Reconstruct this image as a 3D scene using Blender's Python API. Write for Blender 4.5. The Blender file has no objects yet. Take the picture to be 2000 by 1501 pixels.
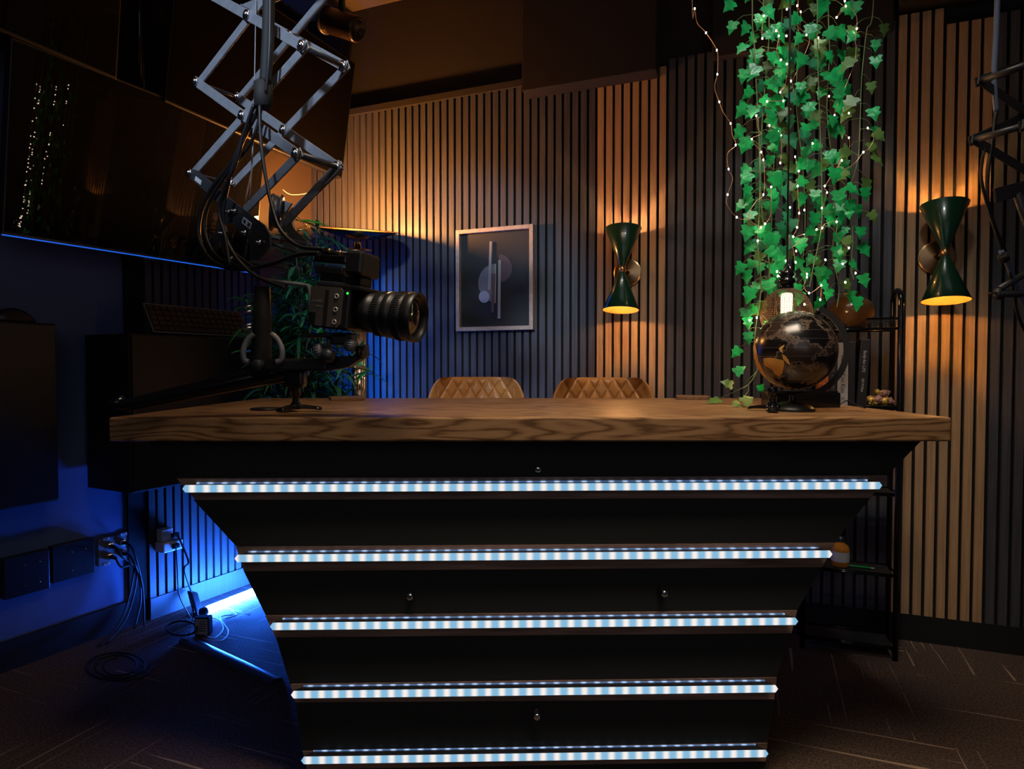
import bpy, bmesh, math, random
from mathutils import Vector, Matrix
random.seed(7)
S = bpy.context.scene
COL = S.collection
R = math.radians
# ------------------------------------------------------------------ camera
F = 1250.0                       # focal length in pixels of the 2000x1501 frame
TH = math.atan(35.5 / F)         # pitch down
CZ = 1.02
cam = bpy.data.objects.new('camera', bpy.data.cameras.new('camera')); COL.objects.link(cam)
cam.data.sensor_fit = 'HORIZONTAL'; cam.data.sensor_width = 36.0; cam.data.lens = 36.0 * F / 2000
cam.data.clip_start = 0.05
cam.location = (0, 0, CZ); cam.rotation_euler = (math.pi / 2 - TH, 0, 0)
S.camera = cam
# ------------------------------------------------------------------ world, exposure
w = bpy.data.worlds.new('world'); S.world = w; w.use_nodes = True
w.node_tree.nodes['Background'].inputs[0].default_value = (0.5, 0.6, 0.9, 1)
w.node_tree.nodes['Background'].inputs[1].default_value = 0.004
S.view_settings.view_transform = 'Standard'; S.view_settings.look = 'None'
S.view_settings.exposure = 0.0; S.view_settings.gamma = 1.0; S.view_settings.use_curve_mapping = False
S.cycles.use_denoising = True
S.cycles.sample_clamp_indirect = 3.0
S.cycles.caustics_reflective = False; S.cycles.caustics_refractive = False
# ------------------------------------------------------------------ large lights
def lamp(kind, name, loc, power, col, size=0.1, target=None, spot=None, blend=0.5, sy=None):
    d = bpy.data.lights.new(name, kind); d.energy = power; d.color = col
    if kind == 'AREA':
        d.size = size
        if sy: d.shape = 'RECTANGLE'; d.size_y = sy
    else:
        d.shadow_soft_size = size
    if kind == 'SPOT':
        d.spot_size = R(spot); d.spot_blend = blend
    o = bpy.data.objects.new(name, d); COL.objects.link(o); o.location = loc
    if target is not None:
        o.rotation_euler = (Vector(target) - Vector(loc)).to_track_quat('-Z', 'Y').to_euler()
    return o
WARM = (1.0, 0.56, 0.22)
# added warm overhead fill that brightens the desktop, no fixture there
lamp('AREA', 'desk_fill_light', (0.25, 1.20, 2.77), 15, (1.0, 0.80, 0.60), 1.0, (0.35, 1.65, 0.75)).data.spread = R(88)
# added faint fill from behind the camera, no real source, lifts the blacks
lamp('AREA', 'room_fill_light', (0.2, -1.3, 1.9), 5.5, (0.95, 0.95, 1.0), 2.2, (0.0, 2.0, 1.0))
# cool key from the upper left front that rims the scissor arm
lamp('SPOT', 'cool_key_light', (-1.0, -0.6, 2.5), 290, (0.62, 0.76, 1.0), 0.10, (-0.58, 1.45, 1.80), 21, 0.5)
# cool spot aimed at the hanging ivy
lamp('SPOT', 'ivy_spot_light', (0.72, 1.25, 2.74), 27, (0.86, 0.95, 1.0), 0.05, (0.92, 2.05, 1.62), 50, 0.8)

# ------------------------------------------------------------------ pixel -> place helpers (used once, to measure the room)
def ray(u, v):
    x = (u - 1000) / F; y = (v - 750.5) / F
    return Vector((x, math.cos(TH) - y * math.sin(TH), -math.sin(TH) - y * math.cos(TH)))
CP = Vector((0, 0, CZ))
def PY(u, v, Y):
    d = ray(u, v); return CP + d * (Y / d.y)
def PZ(u, v, z):
    d = ray(u, v); return CP + d * ((z - CZ) / d.z)
def PP(u, v, P0, n):
    d = ray(u, v); n = Vector(n); return CP + d * ((Vector(P0) - CP).dot(n) / d.dot(n))
dL = Vector((.512, 1, 0)).normalized(); nL = Vector((dL.y, -dL.x, 0)); L0 = Vector((-2.784, 0, 0))
dB = Vector((-2.56, 1, 0)).normalized(); nB = Vector((-dB.y, dB.x, 0)); B0 = Vector((1.43, 2.37, 0))
Z3 = Vector((0, 0, 1))
def L(s, p, z): return L0 + dL * s + nL * p + Z3 * z
def B(t, p, z): return B0 + dB * t + nB * p + Z3 * z
def Lpx(u, v, p=0):
    q = PP(u, v, L0 + nL * p, nL) - L0; return q.dot(dL), q.z
def Bpx(u, v, p=0):
    q = PP(u, v, B0 + nB * p, nB) - B0; return q.dot(dB), q.z

# ------------------------------------------------------------------ materials
def nt(name):
    m = bpy.data.materials.new(name); m.use_nodes = True
    return m, m.node_tree, m.node_tree.nodes['Principled BSDF']
def mat(name, col, rough=0.5, metal=0.0, bump=0.0, bscale=60, var=0.0, vscale=8, stretch=(1, 1, 1), spec=0.5, coat=0.0, emit=None, es=0.0, trans=0.0):
    m, t, b = nt(name)
    b.inputs['Base Color'].default_value = (*col, 1); b.inputs['Roughness'].default_value = rough
    b.inputs['Metallic'].default_value = metal; b.inputs['Specular IOR Level'].default_value = spec
    b.inputs['Coat Weight'].default_value = coat; b.inputs['Transmission Weight'].default_value = trans
    tc = t.nodes.new('ShaderNodeTexCoord'); mp = t.nodes.new('ShaderNodeMapping'); mp.inputs['Scale'].default_value = stretch
    t.links.new(tc.outputs['Object'], mp.inputs[0])
    if var:
        n = t.nodes.new('ShaderNodeTexNoise'); n.inputs['Scale'].default_value = vscale; n.inputs['Detail'].default_value = 5
        t.links.new(mp.outputs[0], n.inputs['Vector'])
        r = t.nodes.new('ShaderNodeValToRGB'); r.color_ramp.elements[0].position = .3; r.color_ramp.elements[1].position = .7
        r.color_ramp.elements[0].color = (*[max(0, c * (1 - var)) for c in col], 1)
        r.color_ramp.elements[1].color = (*[min(1, c * (1 + var)) for c in col], 1)
        t.links.new(n.outputs[0], r.inputs[0]); t.links.new(r.outputs[0], b.inputs['Base Color'])
    if bump:
        n = t.nodes.new('ShaderNodeTexNoise'); n.inputs['Scale'].default_value = bscale; n.inputs['Detail'].default_value = 4
        t.links.new(mp.outputs[0], n.inputs['Vector'])
        bp = t.nodes.new('ShaderNodeBump'); bp.inputs['Strength'].default_value = bump; bp.inputs['Distance'].default_value = .004
        t.links.new(n.outputs[0], bp.inputs['Height']); t.links.new(bp.outputs[0], b.inputs['Normal'])
    if emit:
        b.inputs['Emission Color'].default_value = (*emit, 1); b.inputs['Emission Strength'].default_value = es
    return m
M = {}
M['black'] = mat('black_plastic', (.012, .012, .013), .38)
M['black_gloss'] = mat('black_gloss', (.006, .006, .007), .14)
M['black_matte'] = mat('black_matte', (.005, .005, .005), .75, bump=.1)
M['panel'] = mat('desk_panel_paint', (.030, .031, .028), .7, spec=.2)
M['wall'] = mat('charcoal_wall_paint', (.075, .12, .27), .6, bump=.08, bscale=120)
M['wall_brown'] = mat('upper_wall_paint', (.016, .014, .013), .8, bump=.08)
M['duct'] = mat('duct_paint', (.005, .005, .005), .8)
M['ceiling'] = mat('ceiling_paint', (.10, .075, .05), .85, bump=.1)
M['felt'] = mat('black_felt', (.004, .004, .004), .95)
M['darkslat'] = mat('charcoal_oak_slat', (.062, .061, .070), .5, var=.28, vscale=5, stretch=(25, 25, .9), bump=.05, bscale=30)
M['leftslat'] = mat('grey_oak_slat', (.058, .056, .056), .5, var=.2, vscale=5, stretch=(25, 25, .9), bump=.05, bscale=30)
M['oakslat'] = mat('light_oak_slat', (.46, .28, .14), .5, var=.2, vscale=5, stretch=(25, 25, .9), bump=.05, bscale=30)
M['brass'] = mat('brushed_brass', (.62, .40, .20), .28, 1)
M['chrome'] = mat('chrome', (.75, .75, .76), .15, 1)
M['green_metal'] = mat('green_lacquer', (.004, .040, .020), .28, coat=.5)
M['gold_in'] = mat('gold_lining', (.62, .26, .05), .5, .1)
M['steel'] = mat('grey_painted_steel', (.17, .18, .20), .42, .1, bump=.25, bscale=90, var=.15, vscale=30)
M['steel_dark'] = mat('dark_painted_steel', (.045, .048, .055), .4, .4, bump=.2, bscale=90)
M['screen'] = mat('screen_glass', (.004, .004, .0045), .012, spec=.3)
M['satin'] = mat('satin_screen', (.0025, .0025, .0025), 1.0, spec=.0)
M['label'] = mat('white_label', (.55, .55, .55), .6)
M['ink'] = mat('black_ink', (.02, .02, .02), .6)
M['ink_white'] = mat('white_ink', (.6, .6, .6), .6)
M['ink_dim'] = mat('grey_ink', (.22, .20, .19), .6)
M['leather'] = mat('tan_leather', (.52, .23, .065), .38, bump=.12, bscale=180, var=.12, vscale=25)
M['ivy'] = mat('ivy_leaf', (.012, .36, .085), .33, var=.55, vscale=16, spec=.4, bump=.6, bscale=70)
M['ivy_old'] = mat('ivy_leaf_olive', (.10, .20, .04), .42, var=.3, vscale=14)
M['ivy_dark'] = mat('ivy_leaf_deep', (.012, .24, .10), .5, var=.4, vscale=14)
M['stem'] = mat('ivy_stem', (.13, .20, .07), .6)
M['copper'] = mat('copper_wire', (.75, .42, .26), .35, .8)
M['bamboo'] = mat('bamboo_leaf', (.03, .16, .08), .35, var=.4, vscale=10)
M['bamboo_light'] = mat('bamboo_leaf_fresh', (.02, .42, .08), .35)
M['cane'] = mat('cane', (.10, .12, .05), .6)
M['vase'] = mat('glazed_wood_vase', (.13, .062, .022), .18, var=.5, vscale=5, coat=.4)
M['globe'] = None
M['white_plastic'] = mat('white_plastic', (.65, .65, .63), .4)
M['frame_wood'] = mat('pale_frame_wood', (.52, .40, .30), .5, var=.15, vscale=6, stretch=(8, 8, 8))
M['mount'] = mat('black_mount_board', (.013, .014, .015), .6)
M['art_grey'] = mat('art_grey', (.16, .16, .17), .7)
M['art_mauve'] = mat('art_mauve', (.095, .065, .07), .7)
M['art_lav'] = mat('art_lavender', (.34, .34, .42), .7)
M['art_sand'] = mat('art_sand', (.33, .30, .27), .7)
M['wood_item'] = mat('coaster_wood', (.20, .10, .045), .5, var=.3, vscale=10, stretch=(4, 30, 4))
M['trimwood'] = mat('walnut_batten', (.26, .16, .12), .5, var=.45, vscale=4, stretch=(1.2, 14, 20))
M['amber'] = mat('amber_bottle', (.55, .20, .02), .15)
M['pencil'] = mat('green_paint', (.01, .30, .07), .35)
M['book_grey'] = mat('grey_book_cloth', (.40, .40, .42), .55)
M['book_black'] = mat('black_book_jacket', (.016, .014, .013), .35)
M['book_orange'] = mat('orange_book_jacket', (.55, .16, .03), .45, var=.8, vscale=60)
M['pages'] = mat('book_pages', (.35, .31, .25), .8)
M['pot'] = mat('black_pot', (.02, .02, .02), .4)
M['cable'] = mat('black_cable', (.007, .007, .008), .5)
M['cable_white'] = mat('white_cable', (.5, .5, .5), .5)
M['mesh'] = mat('bronze_mesh', (.10, .055, .03), .45, .6)
M['gold_foil'] = mat('globe_gold', (.70, .38, .09), .5, .1, var=.2, vscale=30)
M['fig_gold'] = mat('figurine_gold', (.75, .42, .08), .35, .3, var=.6, vscale=90)
M['fig_pink'] = mat('figurine_pink', (.35, .17, .14), .45, var=.6, vscale=90)
M['glassdark'] = mat('lens_glass', (.003, .003, .004), .03, coat=1)
M['ring'] = mat('socket_silver', (.62, .56, .50), .35, .3)
M['cam_grey'] = mat('camera_shell', (.085, .072, .062), .5)
def emis(name, col, s):
    m, t, b = nt(name); b.inputs['Base Color'].default_value = (*col, 1)
    b.inputs['Emission Color'].default_value = (*col, 1); b.inputs['Emission Strength'].default_value = s
    return m
M['bulb'] = emis('warm_bulb', (1, .74, .42), 5)
M['fairy'] = emis('fairy_bulb', (1, .80, .58), 55)
M['filament'] = emis('filament', (1, .78, .5), 3.0)
M['bluebar'] = emis('blue_tube', (.022, .14, 1.0), 400)
M['bluebar2'] = emis('blue_tube_dim', (.012, .17, 1.0), 34)
M['greenled'] = emis('green_led', (.02, 1, .05), 1.6)

def oak_top():
    m, t, b = nt('oak_tabletop')
    N = t.nodes; LK = t.links.new
    tc = N.new('ShaderNodeTexCoord'); mp = N.new('ShaderNodeMapping'); mp.inputs['Scale'].default_value = (2.4, 9.0, 20.0)
    LK(tc.outputs['Object'], mp.inputs[0])
    wn = N.new('ShaderNodeTexNoise'); wn.inputs['Scale'].default_value = 1.1; wn.inputs['Detail'].default_value = 1.5; LK(mp.outputs[0], wn.inputs['Vector'])
    mult = N.new('ShaderNodeMath'); mult.operation = 'MULTIPLY'; mult.inputs[1].default_value = 9.0; LK(wn.outputs[0], mult.inputs[0])
    fr = N.new('ShaderNodeMath'); fr.operation = 'PINGPONG'; fr.inputs[1].default_value = .5; LK(mult.outputs[0], fr.inputs[0])
    n2 = N.new('ShaderNodeTexNoise'); n2.inputs['Scale'].default_value = 12; n2.inputs['Detail'].default_value = 6; LK(mp.outputs[0], n2.inputs['Vector'])
    ad = N.new('ShaderNodeMath'); ad.operation = 'MULTIPLY_ADD'; ad.inputs[1].default_value = .5; LK(n2.outputs[0], ad.inputs[0]); LK(fr.outputs[0], ad.inputs[2])
    r = N.new('ShaderNodeValToRGB'); e = r.color_ramp.elements
    e[0].position = .26; e[0].color = (.15, .070, .026, 1); e[1].position = .52; e[1].color = (.38, .205, .088, 1)
    x = e.new(.85); x.color = (.43, .25, .12, 1)
    LK(ad.outputs[0], r.inputs[0]); LK(r.outputs[0], b.inputs['Base Color'])
    b.inputs['Roughness'].default_value = .34
    bp = N.new('ShaderNodeBump'); bp.inputs['Strength'].default_value = .06; bp.inputs['Distance'].default_value = .004
    LK(n2.outputs[0], bp.inputs['Height']); LK(bp.outputs[0], b.inputs['Normal'])
    return m
M['oaktop'] = oak_top()

def carpet():
    m, t, b = nt('carpet_tiles'); N = t.nodes; LK = t.links.new
    tc = N.new('ShaderNodeTexCoord')
    mp = N.new('ShaderNodeMapping'); mp.inputs['Rotation'].default_value = (0, 0, R(21)); LK(tc.outputs['Object'], mp.inputs[0])
    ch = N.new('ShaderNodeTexChecker'); ch.inputs['Scale'].default_value = 2.0; ch.inputs['Color1'].default_value = (1, 1, 1, 1); ch.inputs['Color2'].default_value = (0, 0, 0, 1)
    LK(mp.outputs[0], ch.inputs['Vector'])
    def lines(sc):
        q = N.new('ShaderNodeMapping'); q.inputs['Scale'].default_value = sc; LK(mp.outputs[0], q.inputs[0])
        n = N.new('ShaderNodeTexNoise'); n.inputs['Scale'].default_value = 1; n.inputs['Detail'].default_value = 2; LK(q.outputs[0], n.inputs['Vector'])
        rr = N.new('ShaderNodeValToRGB'); rr.color_ramp.elements[0].position = .64; rr.color_ramp.elements[1].position = .69
        LK(n.outputs[0], rr.inputs[0]); return rr.outputs[0]
    a = lines((70, 1.3, 1)); c = lines((1.3, 70, 1))
    mx = N.new('ShaderNodeMixRGB'); LK(ch.outputs['Color'], mx.inputs[0]); LK(a, mx.inputs[1]); LK(c, mx.inputs[2])
    n = N.new('ShaderNodeTexNoise'); n.inputs['Scale'].default_value = 160; n.inputs['Detail'].default_value = 4; LK(mp.outputs[0], n.inputs['Vector'])
    r = N.new('ShaderNodeValToRGB'); r.color_ramp.elements[0].position = .35; r.color_ramp.elements[0].color = (.030, .019, .014, 1)
    r.color_ramp.elements[1].position = .7; r.color_ramp.elements[1].color = (.15, .095, .066, 1); LK(n.outputs[0], r.inputs[0])
    m2 = N.new('ShaderNodeMixRGB'); m2.inputs[2].default_value = (.50, .36, .25, 1); LK(r.outputs[0], m2.inputs[1])
    sc = N.new('ShaderNodeMath'); sc.operation = 'MULTIPLY'; sc.inputs[1].default_value = .75; LK(mx.outputs[0], sc.inputs[0]); LK(sc.outputs[0], m2.inputs[0])
    LK(m2.outputs[0], b.inputs['Base Color']); b.inputs['Roughness'].default_value = .95
    bp = N.new('ShaderNodeBump'); bp.inputs['Strength'].default_value = .8; bp.inputs['Distance'].default_value = .006
    LK(n.outputs[0], bp.inputs['Height']); LK(bp.outputs[0], b.inputs['Normal'])
    return m
M['carpet'] = carpet()

def led_mat(name, base, hot, s0, s1, pitch=.0334, width=.22, soft=.30):
    """LED tape seen through a diffuser: bright beads at a regular pitch along X"""
    m, t, b = nt(name); N = t.nodes; LK = t.links.new
    tc = N.new('ShaderNodeTexCoord'); sx = N.new('ShaderNodeSeparateXYZ'); LK(tc.outputs['Object'], sx.inputs[0])
    dv = N.new('ShaderNodeMath'); dv.operation = 'DIVIDE'; dv.inputs[1].default_value = pitch; LK(sx.outputs[0], dv.inputs[0])
    pp = N.new('ShaderNodeMath'); pp.operation = 'PINGPONG'; pp.inputs[1].default_value = .5; LK(dv.outputs[0], pp.inputs[0])
    r = N.new('ShaderNodeValToRGB'); r.color_ramp.interpolation = 'EASE'
    r.color_ramp.elements[0].position = width; r.color_ramp.elements[0].color = (*[c * s1 for c in hot], 1)
    r.color_ramp.elements[1].position = width + soft; r.color_ramp.elements[1].color = (*[c * s0 for c in base], 1)
    LK(pp.outputs[0], r.inputs[0]); LK(r.outputs[0], b.inputs['Emission Color']); b.inputs['Emission Strength'].default_value = 1
    b.inputs['Base Color'].default_value = (.1, .1, .1, 1)
    return m
M['led'] = led_mat('led_diffuser', (.22, .48, .70), (.92, .85, .80), 1.0, 1.0, width=.03, soft=.34)
M['led_back'] = led_mat('led_back_row', (.06, .13, .28), (.45, .65, 1.0), 1.0, 1.0, width=.05, soft=.25)
M['led_glass'] = mat('led_channel_glass', (.02, .02, .025), .12)

def globe_mat():
    m, t, b = nt('globe_black_map'); N = t.nodes; LK = t.links.new
    tc = N.new('ShaderNodeTexCoord')
    n = N.new('ShaderNodeTexNoise'); n.inputs['Scale'].default_value = 13; n.inputs['Detail'].default_value = 9; n.inputs['Roughness'].default_value = .62
    LK(tc.outputs['Object'], n.inputs['Vector'])
    r = N.new('ShaderNodeValToRGB'); e = r.color_ramp.elements
    e[0].position = .50; e[0].color = (.007, .006, .006, 1); e[1].position = .56; e[1].color = (.030, .021, .015, 1)
    x = e.new(.525); x.color = (.16, .115, .085, 1)
    LK(n.outputs[0], r.inputs[0])
    wv = N.new('ShaderNodeTexWave'); wv.bands_direction = 'Z'; wv.inputs['Scale'].default_value = 14; LK(tc.outputs['Object'], wv.inputs['Vector'])
    r2 = N.new('ShaderNodeValToRGB'); r2.color_ramp.elements[0].position = .985; r2.color_ramp.elements[0].color = (0, 0, 0, 1); r2.color_ramp.elements[1].color = (.06, .055, .05, 1)
    LK(wv.outputs[0], r2.inputs[0])
    ad = N.new('ShaderNodeMixRGB'); ad.blend_type = 'ADD'; ad.inputs[0].default_value = 1; LK(r.outputs[0], ad.inputs[1]); LK(r2.outputs[0], ad.inputs[2])
    LK(ad.outputs[0], b.inputs['Base Color']); b.inputs['Roughness'].default_value = .24; b.inputs['Coat Weight'].default_value = .5; b.inputs['Coat Roughness'].default_value = .2
    return m
M['globe'] = globe_mat()

# ------------------------------------------------------------------ mesh builder
class MB:
    def __init__(s): s.bm = bmesh.new()
    def box(s, c, size, M3=None, bev=0.0):
        c = Vector(c); ax = M3 if M3 else (Vector((1, 0, 0)), Vector((0, 1, 0)), Vector((0, 0, 1)))
        vs = []
        for i in (-1, 1):
            for j in (-1, 1):
                for k in (-1, 1):
                    vs.append(s.bm.verts.new(c + ax[0] * (i * size[0] / 2) + ax[1] * (j * size[1] / 2) + ax[2] * (k * size[2] / 2)))
        fs = []
        for q in ((0, 1, 3, 2), (4, 6, 7, 5), (0, 4, 5, 1), (2, 3, 7, 6), (0, 2, 6, 4), (1, 5, 7, 3)):
            fs.append(s.bm.faces.new([vs[a] for a in q]))
        if bev:
            es = set(e for f in fs for e in f.edges)
            bmesh.ops.bevel(s.bm, geom=list(es), offset=bev, segments=2, affect='EDGES', profile=.5)
        return s
    def prism(s, pts, off, smooth=False):
        """polygon pts extruded by vector off"""
        off = Vector(off); a = [s.bm.verts.new(Vector(p)) for p in pts]; b = [s.bm.verts.new(Vector(p) + off) for p in pts]
        n = len(a); s.bm.faces.new(a); s.bm.faces.new(b[::-1])
        for i in range(n):
            s.bm.faces.new([a[i], b[i], b[(i + 1) % n], a[(i + 1) % n]])
        return s
    def face(s, pts):
        s.bm.faces.new([s.bm.verts.new(Vector(p)) for p in pts]); return s
    def tube(s, pts, r, n=8, caps=True):
        pts = [Vector(p) for p in pts]; rs = r if isinstance(r, (list, tuple)) else [r] * len(pts)
        rings = []; up = None
        for i, p in enumerate(pts):
            d = (pts[min(i + 1, len(pts) - 1)] - pts[max(i - 1, 0)])
            if d.length < 1e-9: d = Vector((0, 0, 1))
            d.normalize()
            if up is None:
                up = d.orthogonal().normalized()
            else:
                up = (up - d * up.dot(d))
                if up.length < 1e-6: up = d.orthogonal()
                up.normalize()
            q = d.cross(up)
            rings.append([s.bm.verts.new(p + (up * math.cos(2 * math.pi * k / n) + q * math.sin(2 * math.pi * k / n)) * rs[i]) for k in range(n)])
        for a, b in zip(rings, rings[1:]):
            for k in range(n):
                f = s.bm.faces.new([a[k], a[(k + 1) % n], b[(k + 1) % n], b[k]]); f.smooth = True
        if caps:
            s.bm.faces.new(rings[0][::-1]); s.bm.faces.new(rings[-1])
        return s
    def lathe(s, prof, o=(0, 0, 0), axis=(0, 0, 1), n=32, caps=False):
        o = Vector(o); ax = Vector(axis).normalized(); u = ax.orthogonal().normalized(); q = ax.cross(u); rings = []
        for (r, h) in prof:
            r = max(r, 1e-5)
            rings.append([s.bm.verts.new(o + ax * h + (u * math.cos(2 * math.pi * k / n) + q * math.sin(2 * math.pi * k / n)) * r) for k in range(n)])
        for a, b in zip(rings, rings[1:]):
            for k in range(n):
                f = s.bm.faces.new([a[k], a[(k + 1) % n], b[(k + 1) % n], b[k]]); f.smooth = True
        if caps:
            s.bm.faces.new(rings[0][::-1]); s.bm.faces.new(rings[-1])
        return s
    def ball(s, c, r, n=16, sc=(1, 1, 1)):
        g = bmesh.ops.create_uvsphere(s.bm, u_segments=n, v_segments=max(6, n // 2), radius=r)
        for v in g['verts']:
            v.co = Vector((v.co.x * sc[0], v.co.y * sc[1], v.co.z * sc[2])) + Vector(c)
            for f in v.link_faces: f.smooth = True
        return s
    def build(s, name, m, parent=None, label=None):
        bmesh.ops.recalc_face_normals(s.bm, faces=s.bm.faces)
        if parent is not None:
            s.bm.transform(XF[parent].inverted())
        me = bpy.data.meshes.new(name); s.bm.to_mesh(me); s.bm.free()
        me.materials.append(m)
        o = bpy.data.objects.new(name, me); COL.objects.link(o)
        if parent is not None:
            o.parent = parent; XF[o] = XF[parent]
        else:
            XF[o] = Matrix.Identity(4)
        if label: o['label'] = label
        return o
XF = {}
def thing(name, loc, label, cat, group=None, rotz=0):
    o = bpy.data.objects.new(name, None); COL.objects.link(o); o.location = loc; o.rotation_euler = (0, 0, rotz)
    o.empty_display_size = .05
    XF[o] = Matrix.Translation(Vector(loc)) @ Matrix.Rotation(rotz, 4, 'Z')
    o['label'] = label; o['category'] = cat
    if group: o['group'] = group
    return o
def tag(o, label, cat, group=None, kind=None):
    o['label'] = label; o['category'] = cat
    if group: o['group'] = group
    if kind: o['kind'] = kind
    return o
def struct(o): o['kind'] = 'structure'; return o
def duptree(root, loc, rotz, label):
    r = root.copy(); COL.objects.link(r); r.location = loc; r.rotation_euler = (0, 0, rotz); r['label'] = label
    XF[r] = Matrix.Translation(Vector(loc)) @ Matrix.Rotation(rotz, 4, 'Z')
    for ch in list(root.children):
        c = ch.copy(); COL.objects.link(c); c.parent = r
        for g in ch.children:
            d = g.copy(); COL.objects.link(d); d.parent = c
    return r
def recentre(o):
    """put the origin of a single-mesh thing at its own base"""
    vs = o.data.vertices; lo = [min(v.co[i] for v in vs) for i in range(3)]; hi = [max(v.co[i] for v in vs) for i in range(3)]
    c = Vector(((lo[0] + hi[0]) / 2, (lo[1] + hi[1]) / 2, lo[2]))
    o.data.transform(Matrix.Translation(-c)); o.location = c; XF[o] = Matrix.Translation(c); return o
def spline(pts, k=6):
    pts = [Vector(p) for p in pts]; out = []
    for i in range(len(pts) - 1):
        p0 = pts[max(i - 1, 0)]; p1 = pts[i]; p2 = pts[i + 1]; p3 = pts[min(i + 2, len(pts) - 1)]
        for j in range(k):
            t = j / k
            out.append(.5 * ((2 * p1) + (p2 - p0) * t + (2 * p0 - 5 * p1 + 4 * p2 - p3) * t * t + (3 * p1 - p0 - 3 * p2 + p3) * t ** 3))
    out.append(pts[-1]); return out
def text(s, name, loc, xax, yax, h, m, parent, ext=.0003):
    cu = bpy.data.curves.new(name, 'FONT'); cu.body = s; cu.size = h; cu.align_x = 'CENTER'; cu.align_y = 'CENTER'; cu.extrude = ext
    cu.materials.append(m)
    tmp = bpy.data.objects.new(name, cu); COL.objects.link(tmp)
    bpy.context.view_layer.update()
    me = bpy.data.meshes.new_from_object(tmp.evaluated_get(bpy.context.evaluated_depsgraph_get()))
    bpy.data.objects.remove(tmp); bpy.data.curves.remove(cu)
    if not me.materials: me.materials.append(m)
    o = bpy.data.objects.new(name, me); COL.objects.link(o)
    x = Vector(xax).normalized(); y = Vector(yax).normalized(); z = x.cross(y)
    W = Matrix((( x.x, y.x, z.x, loc[0]), (x.y, y.y, z.y, loc[1]), (x.z, y.z, z.z, loc[2]), (0, 0, 0, 1)))
    o.parent = parent; o.matrix_local = XF[parent].inverted() @ W
    return o

# ================================================================== ROOM
CEIL = 2.80
# corner of the two slatted faces
def isect(a, d, b, e):
    den = d.x * e.y - d.y * e.x; k = ((b.x - a.x) * e.y - (b.y - a.y) * e.x) / den; return k
PB = .02                                    # build-out of the slatted part of the left wall
tc_ = isect(B0, dB, L0 + nL * PB, dL); corner = B0 + dB * tc_
T_COR = tc_
s_cor = (corner - L0).dot(dL)
t_r = -1.15                                 # right end of the back wall
pr = B(t_r, -.03, 0)
f = MB().box((0, 1.2, -.025), (8.4, 7.6, .05)).build('floor', M['carpet']); struct(f)
c = MB().box((0, 1.2, CEIL + .025), (8.4, 7.6, .05)).build('ceiling', M['ceiling']); struct(c)
def wallbox(name, a, b, thick_n, m, z0=0, z1=CEIL):
    a = Vector((a.x, a.y, z0)); b = Vector((b.x, b.y, z0)); t = Vector(thick_n)
    o = MB().prism([a, b, b + t, a + t], (0, 0, z1 - z0)).build(name, m); return struct(o)
wallbox('wall_back', B(t_r - .05, -.026, 0), B(T_COR + .4, -.026, 0), -nB * .08, M['wall_brown'])
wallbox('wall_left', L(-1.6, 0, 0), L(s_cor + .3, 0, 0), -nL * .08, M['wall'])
rw0 = B(t_r, 0, 0); rdir = nB
wallbox('wall_right', rw0, rw0 + nB * 4.2 + Vector((.6, 0, 0)), Vector((.08, 0, 0)), M['wall'])
wallbox('wall_rear', Vector((-4, -1.5, 0)), Vector((4, -1.5, 0)), Vector((0, -.08, 0)), M['wall'])

# --- back wall slats
PITCH = .0375; SW = .0262; SD = .011
def slat_run(name, t0, t1, z0, z1, m, ztop=None, PITCH=PITCH):
    """slats with their fronts on the plane p=0, from t0 (right) to t1 (left)"""
    mb = MB(); n = int(round((t1 - t0) / PITCH)); PITCH = (t1 - t0) / n
    for i in range(n):
        a = t0 + i * PITCH + .004; zt = ztop(a) if ztop else z1
        c = B(a + SW / 2, -SD / 2, (z0 + zt) / 2)
        mb.box(c, (SW, SD, zt - z0), (dB, nB, Z3))
    o = mb.build(name, m); return struct(o)
def back_felt(name, t0, t1, z0, z1):
    o = MB().box(B((t0 + t1) / 2, -.0185, (z0 + z1) / 2), (t1 - t0, .014, z1 - z0), (dB, nB, Z3)).build(name, M['felt']); return struct(o)
tO1b = Bpx(1163, 500)[0]; tO1a = tO1b - 8 * PITCH          # oak panel behind the near sconce
tO2b = Bpx(1744, 500)[0]; tO2a = tO2b - 8 * PITCH
BZ = .10
slat_run('trim_1', tO1b, T_COR - .01, BZ, 2.275, M['darkslat'])
slat_run('trim_2', tO1a, tO1b, BZ, 2.26, M['oakslat'])
nmid = int((tO1a - tO2b) / PITCH)
slat_run('trim_3', tO2b, tO1a, BZ, 2.285, M['darkslat'])
slat_run('trim_4', tO2a, tO2b, BZ, 2.30, M['oakslat'], ztop=lambda a: 2.24 if a < tO2a + 4 * PITCH - .002 else 2.30)
slat_run('trim_5', tO2a - 18 * PITCH, tO2a, BZ, 2.25, M['darkslat'])
back_felt('trim_6', t_r, T_COR, BZ, 2.27)
struct(MB().box(B((t_r + T_COR) / 2, -.013, BZ / 2), (T_COR - t_r, .022, BZ), (dB, nB, Z3)).build('baseboard_back', M['black_matte']))
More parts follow.
